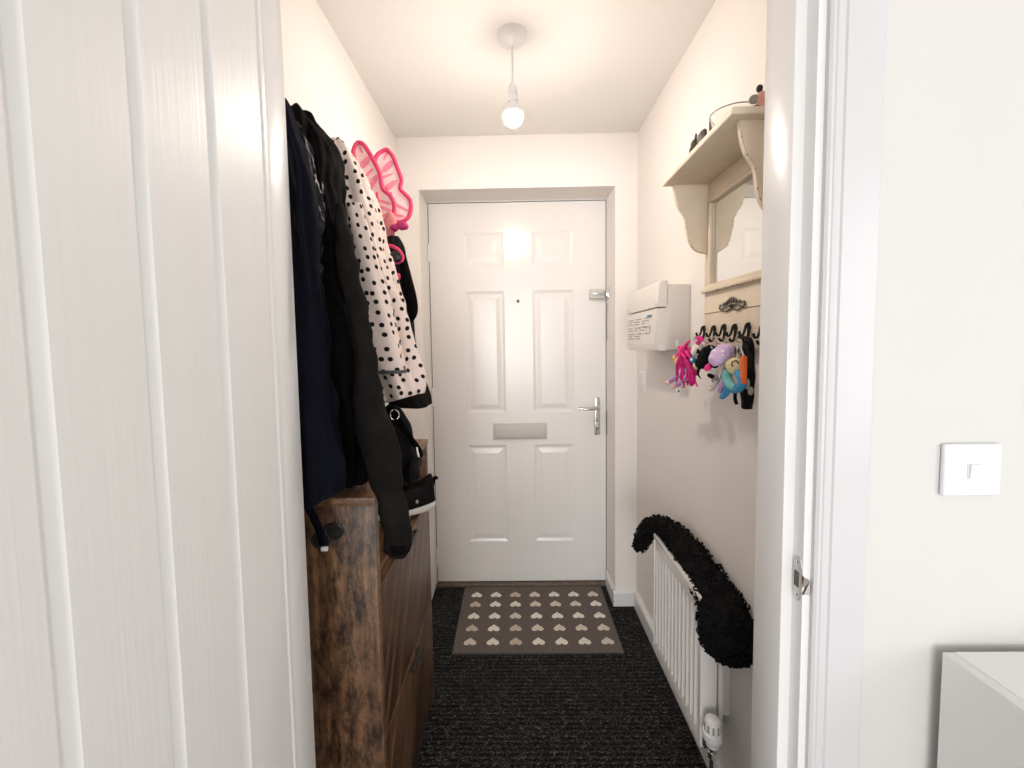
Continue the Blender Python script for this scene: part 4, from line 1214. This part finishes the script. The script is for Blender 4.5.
# sleeve on the front: shoulder to cuff
sl = [(338, 205, 0.915, 0.010), (345, 240, 0.905, 0.017), (351, 275, 0.90, 0.018), (358, 315, 0.895, 0.019), (364, 355, 0.892, 0.022), (370, 405, 0.89, 0.029), (377, 440, 0.89, 0.036), (385, 472, 0.89, 0.034), (392.5, 500, 0.89, 0.028), (397.5, 526, 0.89, 0.027), (398, 544, 0.89, 0.025), (395, 553, 0.89, 0.022)]
b = MB()
pp, rr_ = [], []
for u_, v_, Y, r_ in sl:
    p = at(u_, v_, y=Y)
    pp.append(p); rr_.append(r_)
b.tube(pp, rr_, 40, n=90)
for v in b.bm.verts:
    z = v.co.z
    d = mnoise.noise(V((v.co.x * 16, v.co.y * 16, z * 10))) * 0.008 + mnoise.noise(V((v.co.x * 40, v.co.y * 40, z * 34 + v.co.x * 30))) * 0.0055
    cx_ = V((v.co.x, v.co.y, 0))
    v.co.x += d
    v.co.y += d * 0.6
slo = b.build('sleeve', 'softblack', bk_, angle=75, label='charcoal sleeve hanging down')
b = MB()
pc = at(397.5, 547, y=0.89)
b.tube([pc + V((0.002, 0, 0.014)), pc + V((0.001, 0, -0.008))], [0.027, 0.0245], 32, n=6); b.build('cuff', 'blackcloth', slo)
b = MB()
b.tube([at(304, 118, y=0.91), at(311, 150, y=0.895), at(317, 200, y=0.89), at(320, 245, y=0.895)], [0.010, 0.014, 0.012, 0.005], 14, n=30, flat=(0.5, (0, 1, 0)))
b.build('lapel', 'blackcloth', bk_)
# polka dot coat
pk = thing('coat', (-0.42, 1.15, 1.08), 'pale pink polka dot coat between the black coat and the pink wings', 'coat', 'coats on the left hall wall')
garment([(334, 341, 141, 1.13, 0.015), (328, 350, 150, 1.13, 0.036), (320, 364, 170, 1.135, 0.052), (318, 377, 205, 1.14, 0.058), (318, 387, 245, 1.145, 0.062), (320, 398, 285, 1.15, 0.066), (325, 408, 320, 1.155, 0.068), (335, 417, 355, 1.16, 0.070), (345, 423, 380, 1.16, 0.070), (352, 425, 392, 1.16, 0.068), (358, 424, 399, 1.16, 0.066)], 90, 120, 'polka', 'body', pk, folds=7, famp=0.15, namp=0.007, seed=3, hem=0.004, tilt=0.022)
# its sleeve
sl = [(352, 205, 1.075, 0.024), (362, 250, 1.065, 0.030), (372, 295, 1.058, 0.036), (381, 335, 1.055, 0.040), (388, 362, 1.055, 0.040), (391, 372, 1.055, 0.037)]
rings, uvs = [], []
rs = interp_rows([(*at(u_, v_, y=Y), r_) for u_, v_, Y, r_ in sl], 50)
vl = 0; prev = None
for r_ in rs:
    c = V(r_[:3])
    if prev is not None: vl += (c - prev).length
    prev = c
    ring, uvr = [], []
    for j in range(49):
        th = 2 * math.pi * j / 48
        k = 1 + 0.06 * math.sin(5 * th + c.z * 14) + 0.09 * mnoise.noise(V((math.cos(th), math.sin(th), c.z * 9)))
        p = c + V((math.cos(th) * r_[3] * k, math.sin(th) * r_[3] * 0.8 * k, 0.1 * math.cos(th) * r_[3]))
        uvr.append((0.9 + th * 0.036, vl))
        if j < 48: ring.append(p)
    rings.append(ring); uvs.append(uvr)
b = MB(); b.rings(rings, 0, uvs=uvs)
ps = b.build('sleeve', 'polka', pk, angle=75)
b = MB(); c = at(391.5, 371.5, y=1.052)
b.rings([[c + V((math.cos(2 * math.pi * j / 40) * 0.037, math.sin(2 * math.pi * j / 40) * 0.030, dz)) for j in range(40)] for dz in (0.004, -0.004)]); b.build('cuff', 'greycloth', ps, label='dark grey lining at the cuff')

# black jacket behind the polka dot coat
bj = thing('jacket', (-0.40, 1.31, 1.10), 'black jacket hanging last in the row, showing behind the polka dot coat', 'jacket', 'coats on the left hall wall')
garment([(388, 398, 237, 1.30, 0.012), (378, 404, 248, 1.31, 0.03), (372, 408, 272, 1.31, 0.045), (370, 412, 292, 1.315, 0.05), (370, 414, 320, 1.315, 0.052), (372, 418, 350, 1.315, 0.052), (378, 424, 380, 1.315, 0.052), (386, 430, 396, 1.315, 0.050), (392, 431, 405, 1.315, 0.046)], 60, 80, 'softblack', 'body', bj, folds=6, famp=0.07, namp=0.006, seed=4, hem=0.004)
b = MB(); b.tube([at(402, 252, y=1.295), at(406, 278, y=1.29), at(411, 300, y=1.29), at(413, 313, y=1.29), at(410, 322, y=1.295)], [0.009, 0.017, 0.018, 0.013, 0.006], 24, n=40); b.build('sleeve', 'blackcloth', bj)

# ------------------------------------------------------------------ fairy wings
fwg = thing('fairy_wings', (-0.43, 1.46, 1.60), 'pair of hot pink toy fairy wings hung high on the left wall', 'fairy wings')


def wing(outl, Y, parent, veins, dyl):
    pts = [at(330 + x / 4.8, 130 + y / 4.8, y=Y) for x, y in outl]
    n0 = len(pts)
    a = np.array([tuple(p) for p in pts]); dense = []
    for i in range(n0):
        p0, p1, p2, p3 = a[i - 1], a[i], a[(i + 1) % n0], a[(i + 2) % n0]
        for k in range(6):
            f = k / 6; f2 = f * f; f3 = f2 * f
            dense.append(0.5 * ((2 * p1) + (p2 - p0) * f + (2 * p0 - 5 * p1 + 4 * p2 - p3) * f2 + (3 * p1 - p0 - 3 * p2 + p3) * f3))
    # lean: the outer edge swings a little away from the camera
    x0 = min(p[0] for p in dense)
    dense = [V((p[0], p[1] + (p[0] - x0) * dyl, p[2])) for p in dense]
    b = MB(); b.tube(dense, 0.0068, 12, closed=True)
    fr = b.build('frame', 'pink', parent, label='padded hot pink rim')
    b = MB(); b.prism([p + V((0, 0.0008, 0)) for p in dense], (0, -0.0014, 0))
    for (u0, v0, u1, v1, w) in veins:
        A, B = at(330 + u0 / 4.8, 130 + v0 / 4.8, y=Y), at(330 + u1 / 4.8, 130 + v1 / 4.8, y=Y)
        d = (B - A); nrm = V((-d.z, 0, d.x)).normalized()
        pl_ = []
        for k in range(16):
            an = 2 * math.pi * k / 16
            p = (A + B) / 2 + d * 0.5 * math.cos(an) + nrm * w * math.sin(an)
            pl_.append(V((p.x, p.y + (p.x - x0) * dyl - 0.0014, p.z)))
        b.prism(pl_, (0, -0.0008, 0), mi=1)
    b.build('net', ['film', 'vein'], parent, smooth=False, label='pale pink net with darker pink patches')


near = [(128, 62), (150, 60), (172, 85), (203, 140), (230, 198), (238, 250), (246, 275), (280, 305), (296, 345), (292, 390), (268, 422), (238, 436), (215, 415), (200, 360), (190, 310), (160, 240), (125, 165), (112, 105)]
far = [(262, 90), (280, 98), (298, 122), (318, 175), (336, 228), (330, 272), (352, 296), (376, 325), (380, 365), (368, 408), (340, 430), (314, 432), (292, 405), (270, 350), (255, 300), (235, 240), (215, 180), (222, 125)]
w1 = MB(); w1.tube([at(330 + 240 / 4.8, 130 + 425 / 4.8, y=1.40), at(330 + 225 / 4.8, 130 + 300 / 4.8, y=1.40)], 0.004, 8)
wn = w1.build('wing', 'pink', fwg)
wing(near, 1.395, wn, [(140, 185, 190, 118, 0.010), (182, 280, 222, 205, 0.009), (212, 352, 285, 378, 0.005), (215, 325, 285, 345, 0.004), (152, 110, 140, 72, 0.004), (165, 220, 205, 175, 0.004), (230, 415, 270, 390, 0.004)], 0.25)
w1 = MB(); w1.tube([at(330 + 310 / 4.8, 130 + 425 / 4.8, y=1.465), at(330 + 290 / 4.8, 130 + 300 / 4.8, y=1.465)], 0.004, 8)
wn = w1.build('wing', 'pink', fwg)
wing(far, 1.46, wn, [(250, 200, 298, 140, 0.010), (252, 292, 318, 232, 0.009), (232, 310, 275, 268, 0.006), (298, 342, 370, 378, 0.004), (255, 140, 272, 100, 0.004), (235, 235, 300, 200, 0.004), (300, 400, 350, 405, 0.004)], 0.25)
b = MB(); b.blob(at(330 + 280 / 4.8, 130 + 478 / 4.8, y=1.41), (0.024, 0.014, 0.056), (0, 0.25, 0), sub=3, rough=0.15, rscale=40); b.build('fabric_centre', 'salmon', fwg, label='salmon cloth between the wings')
b = MB()
pm = at(330 + 336 / 4.8, 130 + 462 / 4.8, y=1.40)
b.blob(pm + V((0.006, 0, 0.001)), (0.021, 0.011, 0.0135), (0, 0.1, 0), sub=3, rough=0.25, rscale=90); b.blob(pm + V((-0.018, 0.002, -0.004)), (0.014, 0.010, 0.012), sub=3, rough=0.2, rscale=90)
b.build('bow', 'magenta', fwg, label='magenta bow')
b = MB(); b.tube([at(383, 215, y=1.43), at(374, 205, y=1.47) + V((-0.03, 0, 0)), V((XL, 1.47, at(374, 205, y=1.47).z + 0.01))], 0.004, 8, n=10); b.build('strap', 'pink', fwg)

# pink headband / toy sunglasses
hb = thing('sunglasses', at(396, 262, y=1.25), 'pink and dark toy sunglasses hooked onto the black jacket', 'sunglasses')
def pz(x, y, Y):
    return at(330 + x / 4.8, 130 + y / 4.8, y=Y)
b = MB(); b.tube([pz(272, 552, 1.255), pz(295, 557, 1.245), pz(322, 570, 1.24), pz(343, 590, 1.24), pz(352, 612, 1.24), pz(346, 632, 1.24)], [0.004, 0.005, 0.005, 0.004, 0.0035, 0.003], 10, n=24); b.build('frame', 'pink', hb)
b = MB(); b.blob(pz(318, 605, 1.245), (0.017, 0.006, 0.013), (0, 0.5, 0), sub=3); b.build('lens', 'black', hb)
b = MB(); b.tube([pz(345, 628, 1.24), pz(330, 640, 1.24), pz(300, 636, 1.245), pz(282, 620, 1.25)], 0.0025, 8, n=16); b.build('lower_rim', 'magenta', hb)
pb_ = MB(); pb_.blob(pz(328, 704, 1.235), (0.006, 0.006, 0.010), sub=3)
pb_.tube([pz(322, 690, 1.24), pz(326, 700, 1.235)], 0.003, 6)
tag(pb_.build('hair_bobble', 'pink'), 'tiny pink bobble peeping out beside the polka dot coat', 'bobble')

# ------------------------------------------------------------------ black bag with strap
def az(qx, qy, **k):
    return at(350 + qx / 5.12, 370 + qy / 5.12, **k)


bg_ = thing('bag', (-0.28, 1.12, 0.93), 'black fabric bag with ring and strap hanging under the polka dot coat', 'bag')
rows = [((180, 195), 0.013), ((218, 230), 0.026), ((238, 300), 0.038), ((236, 370), 0.044), ((226, 430), 0.041), ((200, 480), 0.030), ((190, 505), 0.014)]
b = MB(); b.tube([az(*c, y=1.11) for c, r_ in rows], [r_ for c, r_ in rows], 36, n=50, flat=(0.8, (0, 1, 0)), rough=0.12, rscale=28); b.build('bag_body', 'bagcloth', bg_)
rc = az(228, 229, y=1.07)
b = MB(); b.tube([rc + V((0.0105 * math.cos(a * math.pi / 14), 0.002 * math.sin(a), 0.0125 * math.sin(a * math.pi / 14))) for a in range(28)], 0.0016, 8, closed=True); b.build('ring', 'chrome', bg_, label='silver ring')
b = MB(); b.tube([az(200, 192, y=1.09), az(222, 215, y=1.072), az(250, 255, y=1.075), az(285, 310, y=1.07), az(325, 370, y=1.06), az(352, 410, y=1.06), az(360, 445, y=1.06)], 0.0075, 12, n=40, flat=(0.35, (0, 1, 0))); st_ = b.build('strap', 'blackcloth', bg_)
b = MB(); b.tube([az(340, 395, y=1.05), az(345, 420, y=1.05), az(352, 445, y=1.05)], 0.003, 8, n=10); b.build('buckle', 'chrome', st_, label='silver buckle')

b = MB(); b.blob(at(411, 461, x=-0.280), (0.026, 0.078, 0.042), (0.35, 0, 0.25), sub=4, rough=0.35, rscale=26); b.build('pouch', 'bagcloth', bg_)

# sneaker in the cubby, lying along it with the heel at the far end
so = thing('sneaker', (-0.31, 1.29, 0.7735), 'black sneaker with thick white sole, its heel sticking out of the cabinet cubby', 'shoe')


def shoe_pt(l, w, z):
    # l along the shoe from the heel towards the toe (towards the camera), w outward across it
    # the heel sticks out of the cubby, the toe points back into it
    d = V((-0.85, -0.527, 0)); n = V((0.527, -0.85, 0))
    return V((-0.258, 1.362, 0.7735 + z)) + d * l + n * w


LEN = 0.195
outline = []
nO = 64
for k in range(nO):
    a = 2 * math.pi * k / nO
    l = LEN / 2 - LEN / 2 * math.cos(a)
    w = 0.040 * abs(math.sin(a)) ** 0.55 * (0.92 + 0.16 * l / LEN) * (1 if math.sin(a) >= 0 else -1)
    outline.append((l, w))


def ringo(sl_, sw_, z, dl=0.0, lift=0.0):
    return [shoe_pt(LEN / 2 + (l - LEN / 2) * sl_ + dl, w * sw_, z + lift * max(0, 1 - l / 0.09)) for l, w in outline]


b = MB()
b.rings([ringo(0.95, 0.92, 0.0), ringo(1.0, 1.0, 0.003, lift=0.004), ringo(1.015, 1.03, 0.010, lift=0.004), ringo(1.0, 1.0, 0.018, lift=0.005), ringo(0.97, 0.95, 0.020, lift=0.005)])
b.build('sole', 'sole', so, label='white rubber sole')
b = MB()
lev = [(0.985, 0.98, 0.016, 0, 0.004), (0.985, 0.98, 0.034, 0, 0.004), (0.965, 0.93, 0.050, -0.001, 0.006), (0.88, 0.84, 0.062, -0.009, 0.014), (0.70, 0.70, 0.070, -0.024, 0.020), (0.52, 0.56, 0.074, -0.040, 0.026), (0.40, 0.46, 0.078, -0.050, 0.028)]
b.rings([ringo(*q) for q in lev])
b.build('upper', 'bagcloth', so)
b = MB(); b.tube([ringo(0.99, 0.985, 0.022, lift=0.005)[k] for k in range(nO)], 0.0022, 6, closed=True); b.build('welt', 'blackcloth', so)
b = MB(); h0 = shoe_pt(0.006, 0, 0.070)
b.tube([h0, h0 + V((0.004, 0.004, 0.014)), h0 + V((0.010, 0.008, 0.020)), h0 + V((0.015, 0.012, 0.016))], [0.008, 0.007, 0.006, 0.004], 8, n=12); b.build('heel_tab', 'blackcloth', so)
b = MB(); h1 = shoe_pt(0.070, 0.040, 0.040); b.blob(h1, (0.005, 0.003, 0.006), (0, 0, 0.8), sub=2); b.build('side_mark', 'greyplush', so)
b = MB()
for k in range(4):
    y_ = 0.088 + k * 0.014
    b.tube([shoe_pt(y_, 0.022, 0.066 - k * 0.004), shoe_pt(y_ + 0.004, 0, 0.078 - k * 0.005), shoe_pt(y_, -0.022, 0.066 - k * 0.004)], 0.0028, 6, n=8)
b.build('laces', 'blackcloth', so)

# ------------------------------------------------------------------ clean up helper keys
for o in list(bpy.data.objects):
    if '_w' in o.keys():
        del o['_w']
